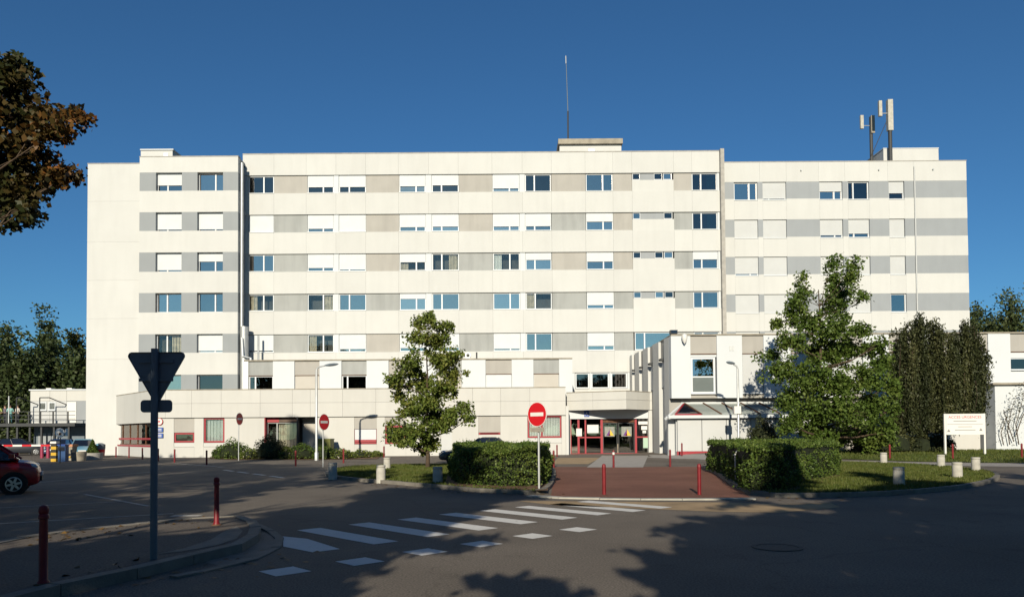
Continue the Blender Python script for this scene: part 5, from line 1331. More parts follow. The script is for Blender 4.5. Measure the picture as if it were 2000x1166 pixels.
for zz in (zt_ - .12, zt_ - .36): MB().box(p.x - .22, p.x + .22, p.y + .032, p.y + .049, zz - .02, zz + .02).build("rail", "signback", tp)
z1, z0 = at(300, 780.5, p.y).z, at(300, 805, p.y).z
plate(rounded([(p.x - 31 * s, z1), (p.x + 31 * s, z1), (p.x + 31 * s, z0), (p.x - 31 * s, z0)], .045), p.y + .05, p.y + .06).build("lower_plate", "signback", t)
# access board at right
YS = 43.5; t = thing("access_sign", "white board on two posts reading ACCES URGENCES in red on the right lawn", "sign", (X_(1885, YS, 870), YS, H(17, YS)))
s = YS / FPX; xa, xb = X_(1844.5, YS, 840), X_(1925, YS, 840); z1, z0 = at(1885, 807.5, YS).z, at(1885, 848.5, YS).z; zg = H(26, YS)
for a in (xa, xb - .1): MB().box(a, a + .1, YS, YS + .1, zg - .1, z1).build("post", "signwhite", t)
bd = MB().box(xa + .102, xb - .102, YS - .02, YS + .04, z0, z1 - .01).build("board", "signwhite", t)
def text(body, x, y, z, size, mt, parent, width=None):
    cu_ = bpy.data.curves.new("lettering", 'FONT'); cu_.body = body; cu_.size = size; cu_.align_x = 'CENTER'; cu_.extrude = .001
    o = bpy.data.objects.new("lettering", cu_); COL.objects.link(o)
    bpy.context.view_layer.update()
    me = bpy.data.meshes.new_from_object(o.evaluated_get(bpy.context.evaluated_depsgraph_get())); bpy.data.objects.remove(o)
    me.name = "lettering"; sc = 1
    if width:
        xs_ = [v.co.x for v in me.vertices]; sc = width / (max(xs_) - min(xs_))
    og = origin(parent)
    for v in me.vertices: v.co = Vector((x + v.co.x * sc - og.x, y - v.co.z - og.y, z + v.co.y - og.z))
    me.materials.clear(); me.materials.append(MT[mt]); o = bpy.data.objects.new("lettering", me); COL.objects.link(o); o.parent = parent; return o
xc = (xa + xb) / 2; W = xb - xa
text("ACCES URGENCES", xc, YS - .024, z1 - .27, .21, "textred", t, W * .80)
for zz, w, h, dx in ((z1 - .43, .56, .035, 0), (z1 - .61, .86, .02, 0), (z1 - .76, .34, .03, 0), (z1 - .95, .50, .035, 0)):
    MB().box(xc - W * w / 2, xc + W * w / 2, YS - .026, YS - .0205, zz - h / 2, zz + h / 2).build("lettering", "text", t)
for dx, zz in ((-.40, z1 - .98), (.38, z1 - .93)):
    x = xc + W * dx; mb = MB(); mb._add([(x - .1, YS - .026, zz - .07), (x + .1, YS - .026, zz - .07), (x, YS - .026, zz + .09), (x - .1, YS - .021, zz - .07), (x + .1, YS - .021, zz - .07), (x, YS - .021, zz + .09)], [(0, 1, 2), (5, 4, 3), (0, 3, 4, 1), (1, 4, 5, 2), (2, 5, 3, 0)])
    mb.build("arrow", "text", t)
# wall signs: wheelchair sign, blue plates, round sign
p = at(1146, 808, 59.05); t = MB().box(p.x - .2, p.x + .2, 59.04, 59.09, p.z - .23, p.z + .23).build("wheelchair_sign", "signblue"); tag(t, "blue wheelchair sign on the white lintel over the entrance", "sign")
d = MB(); d.box(p.x - .04, p.x + .02, 59.03, 59.038, p.z - .02, p.z + .12).box(p.x - .04, p.x + .11, 59.03, 59.038, p.z - .06, p.z - .025).box(p.x + .08, p.x + .11, 59.03, 59.038, p.z - .16, p.z - .062)
for k in range(9):
    a = math.pi * .5 + k * math.pi * 1.4 / 9; d.box(p.x - .03 + .11 * math.cos(a) - .015, p.x - .03 + .11 * math.cos(a) + .015, 59.028, 59.036, p.z - .08 + .1 * math.sin(a) - .015, p.z - .08 + .1 * math.sin(a) + .015)
d.build("white_symbol", "signwhite", t)
for (py, hh, lab) in ((839, .17, "upper blue information plate on the wall beside the yield sign post"), (850.5, .17, "lower blue information plate on the wall beside the yield sign post")):
    p = at(310.5, py, 56.98); o = MB().box(p.x - .28, p.x + .26, 57.05, 57.12, p.z - hh, p.z + hh).build("blue_plate", "signblue"); tag(o, lab, "sign", "blue plates on the wing wall")
    for k in range(2): MB().box(p.x - .16, p.x + .16, 57.042, 57.0495, p.z + .03 - k * .12, p.z + .08 - k * .12).build("lettering", "signwhite", o)
p = at(310, 823, 56.98); o = disc((p.x, 57.05, p.z), .27, .05).build("round_sign", "signred"); tag(o, "round white sign with a thin red rim above the blue wall plates", "sign")
disc((p.x, 57.042, p.z), .235, .006).build("white_face", "signwhite", o); MB().box(p.x - .08, p.x + .08, 57.034, 57.0405, p.z - .05, p.z + .05).build("lettering", "textred", o)

# lamp posts
def lamp(p, top, side, label, ln=.55, hl=.9):
    t = thing("street_lamp", label, "street lamp", p, "lamp posts before the hospital"); z = top
    MB().lathe([(.13, 0), (.13, .5), (.085, .56), (.075, z - p[2] - 1.0), (.06, z - p[2] - .25)], p, 12).build("post", "steel", t, True)
    MB().path([(p[0], p[1], z - .27), (p[0] + side * .05, p[1], z - .1), (p[0] + side * .25, p[1], z), (p[0] + side * ln, p[1], z + .06)], [.06, .05, .045, .04], 8).build("arm", "steel", t, True)
    x0 = p[0] + side * (ln - .05); m = MB(); pr = [(0, .03), (.12, .09), (.35, .15), (.65, .15), (.85, .09), (.93, .03)]
    vs = []; n = 10
    for a, r in pr: vs += [(x0 + side * a * hl / .9, p[1] + 1.1 * r * math.cos(2 * math.pi * k / n), z + .07 + .10 * a + r * .62 * math.sin(2 * math.pi * k / n)) for k in range(n)]
    fs = [(i * n + k, i * n + (k + 1) % n, (i + 1) * n + (k + 1) % n, (i + 1) * n + k) for i in range(5) for k in range(n)] + [tuple(range(n))[::-1], tuple(range(5 * n, 6 * n))]
    m._add(vs, fs); m.build("lamp_head", "signback", t, True); return t
p = at(618, 899, 48.6); p.z = 0; lamp(p, at(618, 716, 48.6).z, 1, "tall slim lamp post with its grey head to the right, before the left wing")
p = at(1443, 880, 47.2); p.z = H(p.x, p.y); lamp(p, at(1443, 712, 47.2).z, -1, "lamp post behind the right hedge with its head to the left", .2, .55)
MB().box(p.x - .3, p.x + .12, p.y - .2, p.y + .15, at(1443, 808, 47.2).z, at(1443, 793, 47.2).z).build("junction_box", "signwhite", [o for o in bpy.data.objects if o.get("label", "").startswith("lamp post behind")][0])
# two short metal posts at the hedge
p = G(1437, 944, .05); t = thing("marker_post", "short metal post with a slanted white top against the right hedge", "post", p)
MB().tube(p, (p.x, p.y, at(1437, 885, p.y).z), .028, n=10).build("post", "steel", t, True)
MB().hexa([(p.x - .06, p.y - .03, at(1437, 889, p.y).z), (p.x + .05, p.y - .03, at(1437, 886, p.y).z), (p.x + .05, p.y + .02, at(1437, 886, p.y).z), (p.x - .06, p.y + .02, at(1437, 889, p.y).z)], [(p.x + .04, p.y - .03, at(1437, 880, p.y).z), (p.x + .11, p.y - .03, at(1437, 875, p.y).z), (p.x + .11, p.y + .02, at(1437, 875, p.y).z), (p.x + .04, p.y + .02, at(1437, 880, p.y).z)]).build("cap", "signwhite", t)
p = G(1401, 912, .0); t = thing("marker_post", "thin grey metal post at the far left corner of the right hedge", "post", p); p.x -= .0
MB().tube(p, (p.x, p.y, .98), .03, n=10).build("post", "steel", t, True); MB().lathe([(.036, .98), (.036, 1.0), (.001, 1.02)], (p.x, p.y, 0), 10).build("cap", "signwhite", t)

# roof aerials
p = at(1109.5, 296, 70.0); p.z = MTOP - .4; t = thing("aerial_mast", "tall thin whip aerial on the middle roof", "aerial", p); s = 70 / FPX
MB().tube(p, (p.x + .02, 70, Z_(218, 70, 1110)), .075, n=8).build("mast", "dsteel", t, True); MB().tube((p.x + .02, 70, Z_(218, 70, 1110)), (p.x - .12, 70, Z_(112, 70, 1107)), .045, .03, n=8).build("whip", "signback", t, True)
MB().tube((p.x - .12, 70, Z_(125, 70, 1107)), (p.x - .13, 70, Z_(110, 70, 1107)), .05, n=8).build("tip", "steel", t)
YA = 68.2; s = YA / FPX
p = at(1739.5, 318, YA); p.z = RTOP - .2; t = thing("cell_antenna", "tall white panel antenna on the right roof with a smaller panel beside it", "aerial", p, "phone antennas on the right roof"); zf = lambda a: Z_(a, YA, 1740)
MB().tube(p, (p.x, YA, zf(254)), .17, n=10).build("mast", "dsteel", t, True); MB().box(p.x - .23, p.x + .23, YA - .2, YA + .2, zf(256), zf(196)).build("antenna_panel", "boll", t)
MB().box(X_(1716, YA, 210), X_(1722, YA, 210), YA - .1, YA + .15, zf(227.5), zf(197.5)).build("antenna_panel", "boll", t)
MB().tube((X_(1720, YA, 222), YA, zf(222)), (p.x, YA, zf(222)), .05, n=8).build("arm", "steel", t); MB().tube((p.x, YA, zf(224)), (X_(1706, YA, 300), YA + 1.5, RTOP + .3), .03, n=6).build("brace", "dsteel", t)
p = at(1702.5, 318, YA + 2); p.z = RTOP - .4; t = thing("cell_antenna", "shorter dark lattice antenna mast left of the white panel antenna", "aerial", p, "phone antennas on the right roof"); Yq = YA + 2; zf = lambda a: Z_(a, Yq, 1702)
MB().tube(p, (p.x, Yq, zf(229)), .16, n=8).build("mast", "dsteel", t, True); MB().box(p.x - .1, p.x + .24, Yq - .28, Yq - .15, zf(262), zf(228)).build("antenna_panel", "stain", t)
MB().box(X_(1680, Yq, 240), X_(1686, Yq, 240), Yq - .1, Yq + .1, zf(252), zf(226)).build("antenna_panel", "boll", t); MB().tube((X_(1684, Yq, 246), Yq, zf(246)), (p.x, Yq, zf(246)), .04, n=8).build("arm", "steel", t)
# floodlight and dish on the right wing
p = at(1318, 652, YG); t = thing("floodlight", "black floodlight on the roof corner of the right wing", "lamp", (p.x, YG + .3, GT + .1)); MB().box(p.x - .28, p.x + .22, YG + .1, YG + .5, GT + .16, GT + .42).build("housing", "dsteel", t); MB().box(p.x - .06, p.x + .02, YG + .25, YG + .33, GT + .1, GT + .16).build("bracket", "dsteel", t)
MB().box(p.x - .24, p.x + .18, YG + .08, YG + .1, GT + .19, GT + .39).build("lens", "carglass", t)
p = at(1335, 662, YG); t = thing("wall_lamp", "rounded grey wall fitting near the top of the right wing corner pier", "lamp", (p.x, YG, p.z)); MB().lathe([(.02, -.38), (.14, -.2), (.20, .05), (.18, .25), (.02, .36)], (p.x, YG - .30, p.z), 14).build("globe", "signwhite", t, True); MB().tube((p.x, YG - .2, p.z + .1), (p.x, YG + .01, p.z + .1), .05, n=8).build("bracket", "steel", t)

# green utility cabinet, left barrier group
p = at(636, 880, 55.2); t = thing("utility_cabinet", "olive green box cabinet beside the recessed bay", "cabinet", (p.x, 55.2, 0)); 
gc = mat("olive_green_paint", (.16, .17, .035), .6, .1, 3)
MB().box(X_(619, 55.2, 860), X_(645, 55.2, 860), 55.2, 56.4, .03, Z_(858.5, 55.2, 636)).build("body", gc, t); MB().box(X_(618.4, 55.2, 860), X_(645.6, 55.2, 860), 55.15, 56.45, Z_(858.4, 55.2, 636), Z_(856.5, 55.2, 636)).build("lid", gc, t)
for k in (627.5, 636.5): MB().box(X_(k, 55.2, 860) - .015, X_(k, 55.2, 860) + .015, 55.19, 55.199, .2, 1.1).build("door_seam", "dsteel", t)
YQ = 50; p = at(107, 890, YQ); p.z = 0; t = thing("parking_barrier", "car park barrier with a red and white arm and a yellow and black striped post", "barrier", p)
for k in range(6): MB().box(p.x - .17, p.x + .17, YQ - .16, YQ + .16, .2 * k + .002, .2 * k + .2).build("post_band", "yellow" if k % 2 == 0 else "black", t)
MB().box(p.x - .2, p.x + .2, YQ - .2, YQ + .2, 1.202, 1.34).build("housing", "signwhite", t)
for k in range(6): MB().box(p.x - .3 - k * .62 - .62, p.x - .3 - k * .62 - .004, YQ - .05, YQ + .03, 1.02, 1.14).build("arm_band", "signwhite" if k % 2 else "signred", t)
MB().box(p.x - .3, p.x - .17, YQ - .04, YQ + .02, 1.03, 1.13).build("arm_root", "steel", t)
p = at(122, 893, 49.6); p.z = 0; t = thing("ticket_machine", "blue ticket machine beside the striped barrier post", "ticket machine", p); MB().box(p.x - .24, p.x + .24, 49.5, 49.9, 0, 1.08).build("body", mat("dull_blue_paint", (.02, .07, .20), .5, .1, 4), t); MB().box(p.x - .2, p.x + .2, 49.45, 49.498, .72, .98).build("screen_panel", "carglass", t); MB().box(p.x - .27, p.x + .27, 49.42, 49.95, 1.082, 1.14).build("hood", "signblue", t)
p = at(135, 890, 52); p.z = 0; t = thing("grit_bin", "pale orange and cream roadside bin behind the ticket machine", "bin", p); oc = mat("pale_orange_plastic", (.55, .26, .14), .6, .1, 2)
MB().hexa([(p.x - .3, 51.8, 0), (p.x + .3, 51.8, 0), (p.x + .3, 52.3, 0), (p.x - .3, 52.3, 0)], [(p.x - .36, 51.75, .95), (p.x + .36, 51.75, .95), (p.x + .36, 52.35, .95), (p.x - .36, 52.35, .95)]).build("body", "stain", t); MB().box(p.x - .4, p.x + .4, 51.7, 52.4, .952, 1.12).build("lid", oc, t); MB().box(p.x - .33, p.x + .33, 51.72, 51.742, .2, .3).build("band", "yellow", t)
for i, (px, lab) in enumerate(((82, "left one of two pinkish red posts behind the barrier arm"), (94, "right one of two pinkish red posts behind the barrier arm"))):
    p = at(px, 882, 58); p.z = 0; o = MB().lathe([(.12, 0), (.12, .9), (.08, 1.0), (.001, 1.02)], (p.x, p.y, 0), 12).build("pink_post", mat("pinkish_red_paint%d" % i, (.33, .04, .09), .5)); tag(o, lab, "post", "pinkish posts behind the barrier")
p = at(117, 845, 47); t = thing("round_mirror_sign", "round white traffic sign with a dark mark over the barrier", "sign", (p.x, 47, 0)); MB().tube((p.x, 47.05, 0), (p.x, 47.05, p.z + .3), .03, n=8).build("post", "dsteel", t); disc((p.x, 46.98, p.z), .30, .03).build("plate", "signwhite", t); MB().box(p.x - .05, p.x + .10, 46.96, 46.975, p.z - .14, p.z).build("dark_mark", "rust", t)
MB().box(p.x + .34, p.x + .50, 46.98, 47.02, p.z - .2, p.z + .26).build("side_plate", "signwhite", t)
p = at(178, 888, 53); p.z = 0; t = thing("stone_planter", "low sandy stone planter holding a small cone tree", "planter", p)
MB().lathe([(.72, 0), (.80, .5), (.70, .5), (.66, .42), (.001, .42)], (p.x, 53, 0), 20).build("bowl", "concrete", t, True); MB().lathe([(.64, .423), (.001, .43)], (p.x, 53, 0), 16).build("soil", "soil", t)
c = thing("cone_conifer", "small dark cone-shaped conifer growing in the stone planter", "shrub", (p.x + .1, 53, .43)); rng = np.random.default_rng(8); f = rng.random(1800) ** .6; a = rng.random(1800) * 6.283; rr = (f) * .42 * (.8 + .3 * rng.random(1800))
quads("foliage", leaf_verts(np.stack([p.x + .1 + rr * np.cos(a), 53 + rr * np.sin(a), .43 + (1 - f) * 1.05], 1), .10, rng, .5), "lf_hedge", c); MB().lathe([(.3, .43), (.2, .8), (.01, 1.35)], (p.x + .1, 53, 0), 10).build("dark_core", "hedgecore", c)
p = at(154, 893, 51); p.z = 0; t = thing("stone_planter", "dark round planter left of the cone tree planter", "planter", p); MB().lathe([(.42, 0), (.50, .62), (.44, .62), (.4, .55), (.001, .55)], (p.x, 51, 0), 18).build("bowl", "stain", t, True)
p = at(196, 884, 60); p.z = 0; t = thing("litter_bin", "red and grey litter bin by the corner of the white end wall", "bin", p); MB().lathe([(.30, .1), (.34, .55), (.34, .6)], (p.x, 60, 0), 14).build("body", "signred", t, True); MB().lathe([(.34, .602), (.36, .7), (.36, 1.0), (.1, 1.12)], (p.x, 60, 0), 14).build("hood", "signback", t, True); MB().lathe([(.2, 0), (.2, .1)], (p.x, 60, 0), 12).build("foot", "black", t)

# ------------------------------------------------------------------ cars
def car(label, body, L=4.0, Wd=1.70, Ht=1.48, belt=.95, sedan=False, group=None, name="car", tall=False):
    t = thing(name, label, "car", (0, 0, 0), group); h = L / 2; w = Wd / 2
    st = [(-h, .74, .36, .80), (-h + .08, .86, .26, belt - .02), (-h + .7, .97, .19, belt + .02), (-.3, 1.0, .18, belt), (h * .42, 1.0, .18, belt - .02), (h * .52, .99, .18, belt - .05), (h * .80, .94, .19, belt - .15), (h * .95, .84, .22, belt - .28), (h, .66, .30, belt - .45)]
    if sedan: st = [(-h, .76, .36, .78), (-h + .08, .86, .26, belt - .10), (-h + .6, .95, .19, belt - .04), (-h * .45, 1.0, .18, belt), (h * .35, 1.0, .18, belt - .02), (h * .46, .99, .18, belt - .06), (h * .80, .93, .19, belt - .17), (h * .95, .83, .22, belt - .28), (h, .64, .30, belt - .42)]
    if tall: st = st[:4] + [(h * .40, 1.0, .18, belt - .01), (h * .52, .99, .18, belt - .03), (h * .78, .95, .19, belt - .07), (h * .92, .86, .24, belt - .14), (h * .99, .70, .32, belt - .38)]
    m = MB(); vs = []; n = 12
    for x, k, z0, z1 in st:
        W = w * k; dz = z1 - z0
        half = [(0, z0), (W * .86, z0), (W * .97, z0 + .10 * dz), (W, z0 + .45 * dz), (W * .985, z0 + .75 * dz), (W * .93, z1 - .05 * dz), (0, z1 + .02)]
        ring = half + [(-a, b) for a, b in half[-2:0:-1]]
        vs += [(x, a, b) for a, b in ring]
    fs = [(i * n + k, i * n + (k + 1) % n, (i + 1) * n + (k + 1) % n, (i + 1) * n + k) for i in range(len(st) - 1) for k in range(n)] + [tuple(range(n))[::-1], tuple(range((len(st) - 1) * n, len(st) * n))]
    m._add(vs, fs); b = m.build("body", body, t, True)
    md = b.modifiers.new("sub", 'SUBSURF'); md.levels = md.render_levels = 2
    xr, xf, tr, tf = (-h + .15, h * .47, -h + .55, h * .02) if not sedan else (-h * .62, h * .42, -h * .36, h * .05)
    if tall: xr, xf, tr, tf = -h + .12, 1.42, -h + .4, .72
    wb, wt = w * .90, w * .66
    B = [(xr, -wb, belt - .03), (xf, -wb, belt - .06), (xf, wb, belt - .06), (xr, wb, belt - .03)]; T = [(tr, -wt, Ht - .06), (tf, -wt, Ht - .06), (tf, wt, Ht - .06), (tr, wt, Ht - .06)]
    MB().hexa(B, T).build("windows", "carglass", t)
    rf = MB().hexa([(tr - .05, -wt - .02, Ht - .075), (tf + .06, -wt - .02, Ht - .075), (tf + .06, wt + .02, Ht - .075), (tr - .05, wt + .02, Ht - .075)], [(tr + .12, -wt * .8, Ht), (tf - .15, -wt * .8, Ht), (tf - .15, wt * .8, Ht), (tr + .12, wt * .8, Ht)]).build("roof", body, t)
    for s_ in (-1, 1):
        xm = (xr + xf) / 2 - .1
        MB().tube((xf, s_ * wb, belt - .06), (tf + .03, s_ * wt, Ht - .05), .035, n=6).build("pillar", body, t)
        MB().tube((xr, s_ * wb, belt - .04), (tr - .02, s_ * wt, Ht - .05), .06, n=6).build("pillar", body, t)
        MB().tube((xm, s_ * (wb + .005), belt - .02), ((tr + tf) / 2 - .05, s_ * (wt + .005), Ht - .06), .035, n=6).build("pillar", body, t)
    for s_ in (-1, 1):
        MB().box(xf - .22, xf - .08, s_ * (w + .13) - .07, s_ * (w + .13) + .07, belt + .0, belt + .13).build("wing_mirror", body, t)
        c = (h * .88, s_ * w * .66, belt - .27); lm = MB()
        lm.lathe([(.02, -.09), (.13, -.05), (.15, .02), (.10, .08), (.01, .10)], c, 12); lm.build("headlight", "lamp", t, True)
        for xd in ((xr + xf) / 2 - .12, xf - .3, xr + .45): pass
        MB().box((xr + xf) / 2 - .45, (xr + xf) / 2 - .28, s_ * (w * 1.0) - .015, s_ * (w * 1.0) + .015, belt - .17, belt - .14).build("door_handle", "black", t)
    MB().box(h - .10, h + .005, -w * .45, w * .45, .36, .50).build("grille", "black", t); MB().box(h - .06, h + .015, -.26, .26, .52, .62).build("number_plate", "signwhite", t)
    R_ = .305
    for xw in (-h + .72, h - (.68 if tall else .80)):
        for s_ in (-1, 1):
            yw = s_ * (w - .10)
            def ring(r0, y0, r1, y1, mb, n=22):
                mb._add([(xw + r0 * math.cos(2 * math.pi * k / n), yw + s_ * y0, R_ + r0 * math.sin(2 * math.pi * k / n)) for k in range(n)] + [(xw + r1 * math.cos(2 * math.pi * k / n), yw + s_ * y1, R_ + r1 * math.sin(2 * math.pi * k / n)) for k in range(n)], [(k, (k + 1) % n, n + (k + 1) % n, n + k) for k in range(n)])
            a = MB(); ring(R_ + .055, .098, .02, .098, a); a.build("wheel_arch", "black", t)
            mb = MB(); ring(R_ - .02, -.1, R_, -.05, mb); ring(R_, -.05, R_, .09, mb); ring(R_, .09, R_ - .03, .112, mb); ring(R_ - .03, .112, .21, .112, mb); ring(.21, .112, .19, .06, mb); ring(.19, .06, .001, .06, mb)
            wh = mb.build("wheel", "rubber", t)
            sp = MB(); ring(.21, .113, .185, .116, sp)
            for k in range(6):
                an = k * math.pi / 3 + .2; u = Vector((math.cos(an), 0, math.sin(an))); v = Vector((-math.sin(an), 0, math.cos(an))); o_ = Vector((xw, yw, R_)); q = []
                for yy in (s_ * .075, s_ * .105): q.append([o_ + u * .02 - v * .035 + Vector((0, yy, 0)), o_ + u * .20 - v * .028 + Vector((0, yy, 0)), o_ + u * .20 + v * .028 + Vector((0, yy, 0)), o_ + u * .02 + v * .035 + Vector((0, yy, 0))])
                sp.hexa(q[0], q[1])
            sp.build("rim", "alloy", wh)
    return t
redp = mat("red_car_paint", (.42, .012, .014), .25, spec=.6); dgp = mat("dark_grey_car_paint", (.05, .055, .06), .25, spec=.6); blp = mat("light_blue_car_paint", (.16, .36, .50), .3, spec=.6); dbp = mat("dark_car_paint", (.02, .025, .035), .3, spec=.6); slp = mat("silver_car_paint", (.38, .40, .42), .3, metal=.5)
c = car("red hatchback with alloy wheels entering at the left picture edge", redp, 4.0, 1.72, 1.58, 1.06, tall=True); c.location = (-16.12, 22.0, 0); c.rotation_euler = (0, 0, R(30))
c = car("dark grey saloon parked behind the left hedge", dgp, 4.8, 1.78, 1.47, .93, True); c.location = (at(942, 880, 42).x, 42, 0); c.rotation_euler = (0, 0, math.pi)
c = car("light blue car parked behind the planters near the white end wall", blp, 4.0, 1.7, 1.45); c.location = (at(155, 870, 58).x, 58.5, 0); c.rotation_euler = (0, 0, R(-62))
c = car("dark car parked in the shade under the walkway behind the barrier arm", dbp, 4.0, 1.7, 1.5); c.location = (at(28, 870, 66).x, 67, 0); c.rotation_euler = (0, 0, R(25))
c = car("dark blue car half hidden behind the ticket machine", mat("dark_blue_car_paint", (.02, .05, .13), .3, spec=.6), 4.1, 1.7, 1.45); c.location = (at(108, 870, 63).x, 63.5, 0); c.rotation_euler = (0, 0, R(-75))

# ------------------------------------------------------------------ modular building, walkway and people at far left
YB2 = 73.0; FB2 = frame_y(YB2); bx = lambda q: X_(q, YB2, 800); bz = lambda q: Z_(q, YB2, 100)
MBU = thing("modular_building", "pale two-storey modular building with a dark steel walkway at far left", "building", (bx(110), YB2, 0))
zf_, zr_ = bz(826.5), bz(762.5)
for a, b in ((59, 97), (97, 130), (130, 172)):
    MB().box(bx(a) + .01, bx(b) - .01, YB2, YB2 + 6, bz(783), zr_).build("wall_panel", "fascia", MBU)
    MB().box(bx(a) + .01, bx(b) - .01, YB2 + .02, YB2 + 6, zf_, bz(783) - .01).build("wall_panel", "shut2" if a != 130 else "greyr", MBU)
MB().box(bx(59) - .1, bx(172), YB2 - .1, YB2 + 6.1, zr_, zr_ + .12).build("roof", "white2", MBU)
for q in (77, 118): MB().box(bx(q), bx(q) + .5, YB2 + 1, YB2 + 1.6, zr_ + .12, zr_ + .3).build("roof_vent", "signwhite", MBU)
for a, b in ((77, 91), (95, 109)): win(FB2, bx(a), bx(b), bz(801), bz(785), -.03, None, 0, "glassd", parent=MBU, fw=.1)
MB().box(bx(131), bx(149), YB2 - .03, YB2 + .019, zf_ + .05, bz(785)).build("door", "signwhite", MBU)
MB().box(bx(59) + .2, bx(172), YB2 + .3, YB2 + 6, 0, zf_ - .35).build("lower_wall", "signback", MBU)  # dark coat carries the shade below the walkway in its colour
for k in range(5): MB().box(bx(72 + k * 9), bx(79 + k * 9), YB2 + .22, YB2 + .29, .2, 2.0).build("lower_panel", "greyr", MBU)
Yw = YB2 - 2.2; wk = bx(2)
MB().box(wk, bx(172), Yw, YB2 - .11, zf_ - .32, zf_ - .02).build("walkway_deck", "dsteel", MBU)
for q in (6, 24, 42, 60, 84, 106, 130, 158): 
    MB().box(bx(q) - .05, bx(q) + .05, Yw + .02, Yw + .12, zf_ - .02, zf_ + 1.05).build("railing_post", "dsteel", MBU)
    MB().box(bx(q) - .08, bx(q) + .08, Yw + .2, Yw + .36, 0, zf_ - .33).build("column", "dsteel", MBU)
for z in (1.05, .7, .35): MB().box(wk, bx(172), Yw + .04, Yw + .09, zf_ + z, zf_ + z + .05).build("railing_bar", "dsteel", MBU)
MB().box(bx(46) - .04, bx(46) + .04, Yw + .02, Yw + .1, zf_, bz(775)).build("pole", "steel", MBU)
for a, b in ((104, 122), (60, 67)): MB().tube((bx(a), Yw + .1, zf_), (bx(a), Yw + .1, bz(778.5)), .05, n=6).tube((bx(a), Yw + .1, bz(778.5)), (bx(b), Yw + .1, bz(778.5)), .05, n=6).tube((bx(b), Yw + .1, bz(778.5)), (bx(b) + .35, YB2, bz(790)), .05, n=6).build("awning_frame", "dsteel", MBU)
for k in range(12):   # outside stair under the deck
    x0 = bx(20) + k * .36; MB().box(x0, x0 + .34, Yw + .4, Yw + 1.5, zf_ - .3 - k * .27 - .05, zf_ - .3 - k * .27).build("stair_tread", "dsteel", MBU)
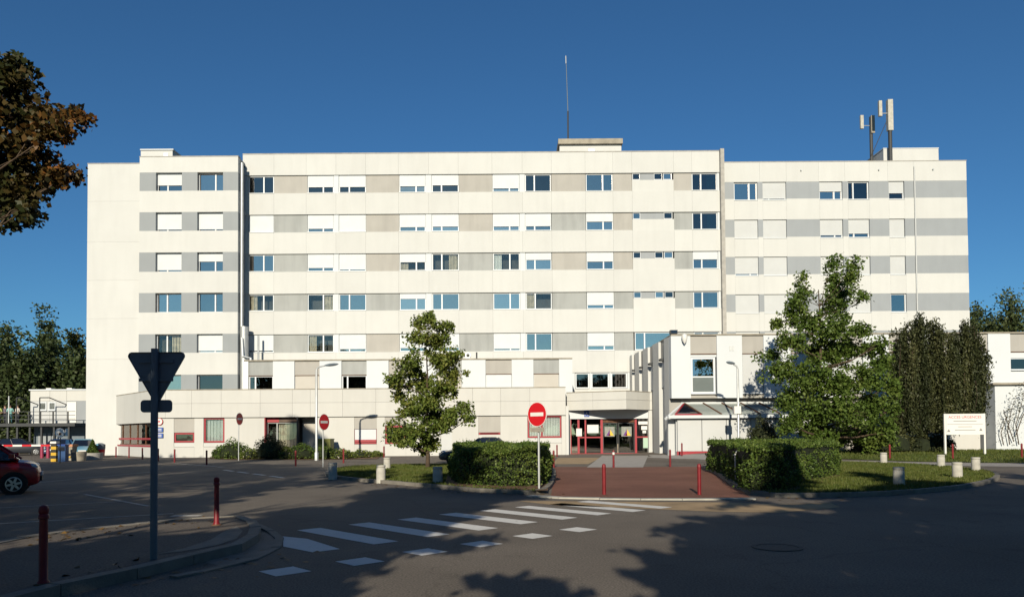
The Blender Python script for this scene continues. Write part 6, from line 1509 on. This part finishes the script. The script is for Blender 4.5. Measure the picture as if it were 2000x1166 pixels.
def person(p, label, shirt, trousers, hair, rz=0, arm=0.0):
    t = thing("person", label, "person", p, "people on the walkway")
    V_ = [((0, 0, .92), .15), ((0, 0, 1.15), .145), ((0, 0, 1.38), .17), ((0, 0, 1.50), .065), ((0, .01, 1.60), .095), ((0, .0, 1.70), .085),
          ((.10, 0, .86), .095), ((.12, 0, .48), .065), ((.13, 0, .08), .045), ((.13, -.14, .04), .04), ((-.10, 0, .86), .095), ((-.12, .02, .48), .065), ((-.13, .03, .08), .045), ((-.13, -.11, .04), .04),
          ((.20, 0, 1.40), .065), ((.26, .02, 1.12), .05), ((.24, -.14 - arm, .95 + arm), .038), ((.23, -.22 - arm, .92 + arm), .03), ((-.20, 0, 1.40), .065), ((-.26, .02, 1.12), .05), ((-.22, -.18, 1.0), .038), ((-.20, -.26, .99), .03)]
    E = [(0, 1), (1, 2), (2, 3), (3, 4), (4, 5), (0, 6), (6, 7), (7, 8), (8, 9), (0, 10), (10, 11), (11, 12), (12, 13), (2, 14), (14, 15), (15, 16), (16, 17), (2, 18), (18, 19), (19, 20), (20, 21)]
    me = bpy.data.meshes.new("body"); me.from_pydata([v[0] for v in V_], E, []); o = bpy.data.objects.new("body", me); COL.objects.link(o)
    sk = o.modifiers.new("skin", 'SKIN'); ss = o.modifiers.new("sub", 'SUBSURF'); ss.levels = ss.render_levels = 1
    for i, v in enumerate(V_): me.skin_vertices[0].data[i].radius = (v[1], v[1] * (.72 if i in (0, 1, 2) else 1)); me.skin_vertices[0].data[i].use_root = (i == 0)
    bpy.context.view_layer.update()
    m2 = bpy.data.meshes.new_from_object(o.evaluated_get(bpy.context.evaluated_depsgraph_get())); bpy.data.objects.remove(o)
    m2.name = "body"; m2.materials.clear()
    for mm in ("skin", shirt, trousers, "black"): m2.materials.append(MT[mm] if isinstance(mm, str) else mm)
    for f in m2.polygons:
        c = f.center; f.use_smooth = True
        f.material_index = 3 if c.z < .1 else (2 if c.z < .93 and abs(c.x) < .2 else (1 if c.z < 1.46 and not (c.y < -.1 and c.z < 1.2) else 0))
    b = bpy.data.objects.new("body", m2); COL.objects.link(b); b.parent = t
    MB().lathe([(.02, -.02), (.105, .0), (.108, .06), (.08, .12), (.01, .145)], (p[0], p[1] + .025, p[2] + 1.63), 12).build("hair", hair, t, True)
    f = MB(); f.box(p[0] - .045, p[0] - .02, p[1] - .1, p[1] - .085, p[2] + 1.63, p[2] + 1.645).box(p[0] + .02, p[0] + .045, p[1] - .1, p[1] - .085, p[2] + 1.63, p[2] + 1.645).box(p[0] - .025, p[0] + .025, p[1] - .098, p[1] - .085, p[2] + 1.56, p[2] + 1.568); f.build("face_features", "rust", t)
    t.rotation_euler = (0, 0, rz); return t
hiv = mat("yellow_green_shirt", (.50, .62, .20), .8); tea = mat("pale_turquoise_shirt", (.30, .60, .58), .8); gry = mat("dim_purple_shirt", (.14, .12, .16), .8); wht = mat("off_white_shirt", (.6, .58, .54), .8); trd = mat("dark_trousers", (.03, .035, .05), .85); trt = mat("teal_trousers", (.08, .22, .26), .85); hr_ = mat("brown_hair", (.05, .03, .02), .7)
for px, lab, s_, tr_, rz in ((18, "person in a yellow-green top leaning on the walkway railing", hiv, trd, .2), (30, "person in dark clothes standing between the two bright tops", gry, trd, -.5), (40, "person in pale turquoise top and trousers on the walkway", tea, trt, .5), (54, "person in a whitish top nearest the modular building", wht, trd, -.3)):
    person((bx(px), YB2 - 1.5, zf_ - .02), lab, s_, tr_, hr_, rz, .05)
# olive shrubs / hidden ground behind the left car park
t = thing("grass_bank", "", "x") if False else None

# a few fallen leaves along the kerbs
rng = np.random.default_rng(404); pts_ = []
for (a, b_), n_ in ((((640, 936), (1060, 972)), 150), (((1470, 976), (1900, 960)), 120), (((0, 1076), (420, 1020)), 90), (((900, 962), (1070, 966)), 90), (((250, 1135), (520, 1080)), 60)):
    p0, p1 = G(*a), G(*b_); f = rng.random(n_)
    pts_.append(np.outer(1 - f, np.array(p0)) + np.outer(f, np.array(p1)) + np.stack([rng.normal(size=n_) * .5, rng.normal(size=n_) * .35, np.full(n_, .012)], 1))
C = np.concatenate(pts_); keep = np.ones(len(C), bool)
for poly in (c1, c2, pc): 
    ins = inpoly(C[:, 0], C[:, 1], [tuple(q) for q in poly]); C[ins, 2] += .115
V_ = leaf_verts(C, .085, rng, .8, 3.0); V_[:, 2] = np.maximum(V_[:, 2], .006)
o = quads("fallen_leaves", V_, "fallen"); o["kind"] = "stuff"; tag(o, "scattered brown fallen leaves along the kerbs", "leaves")
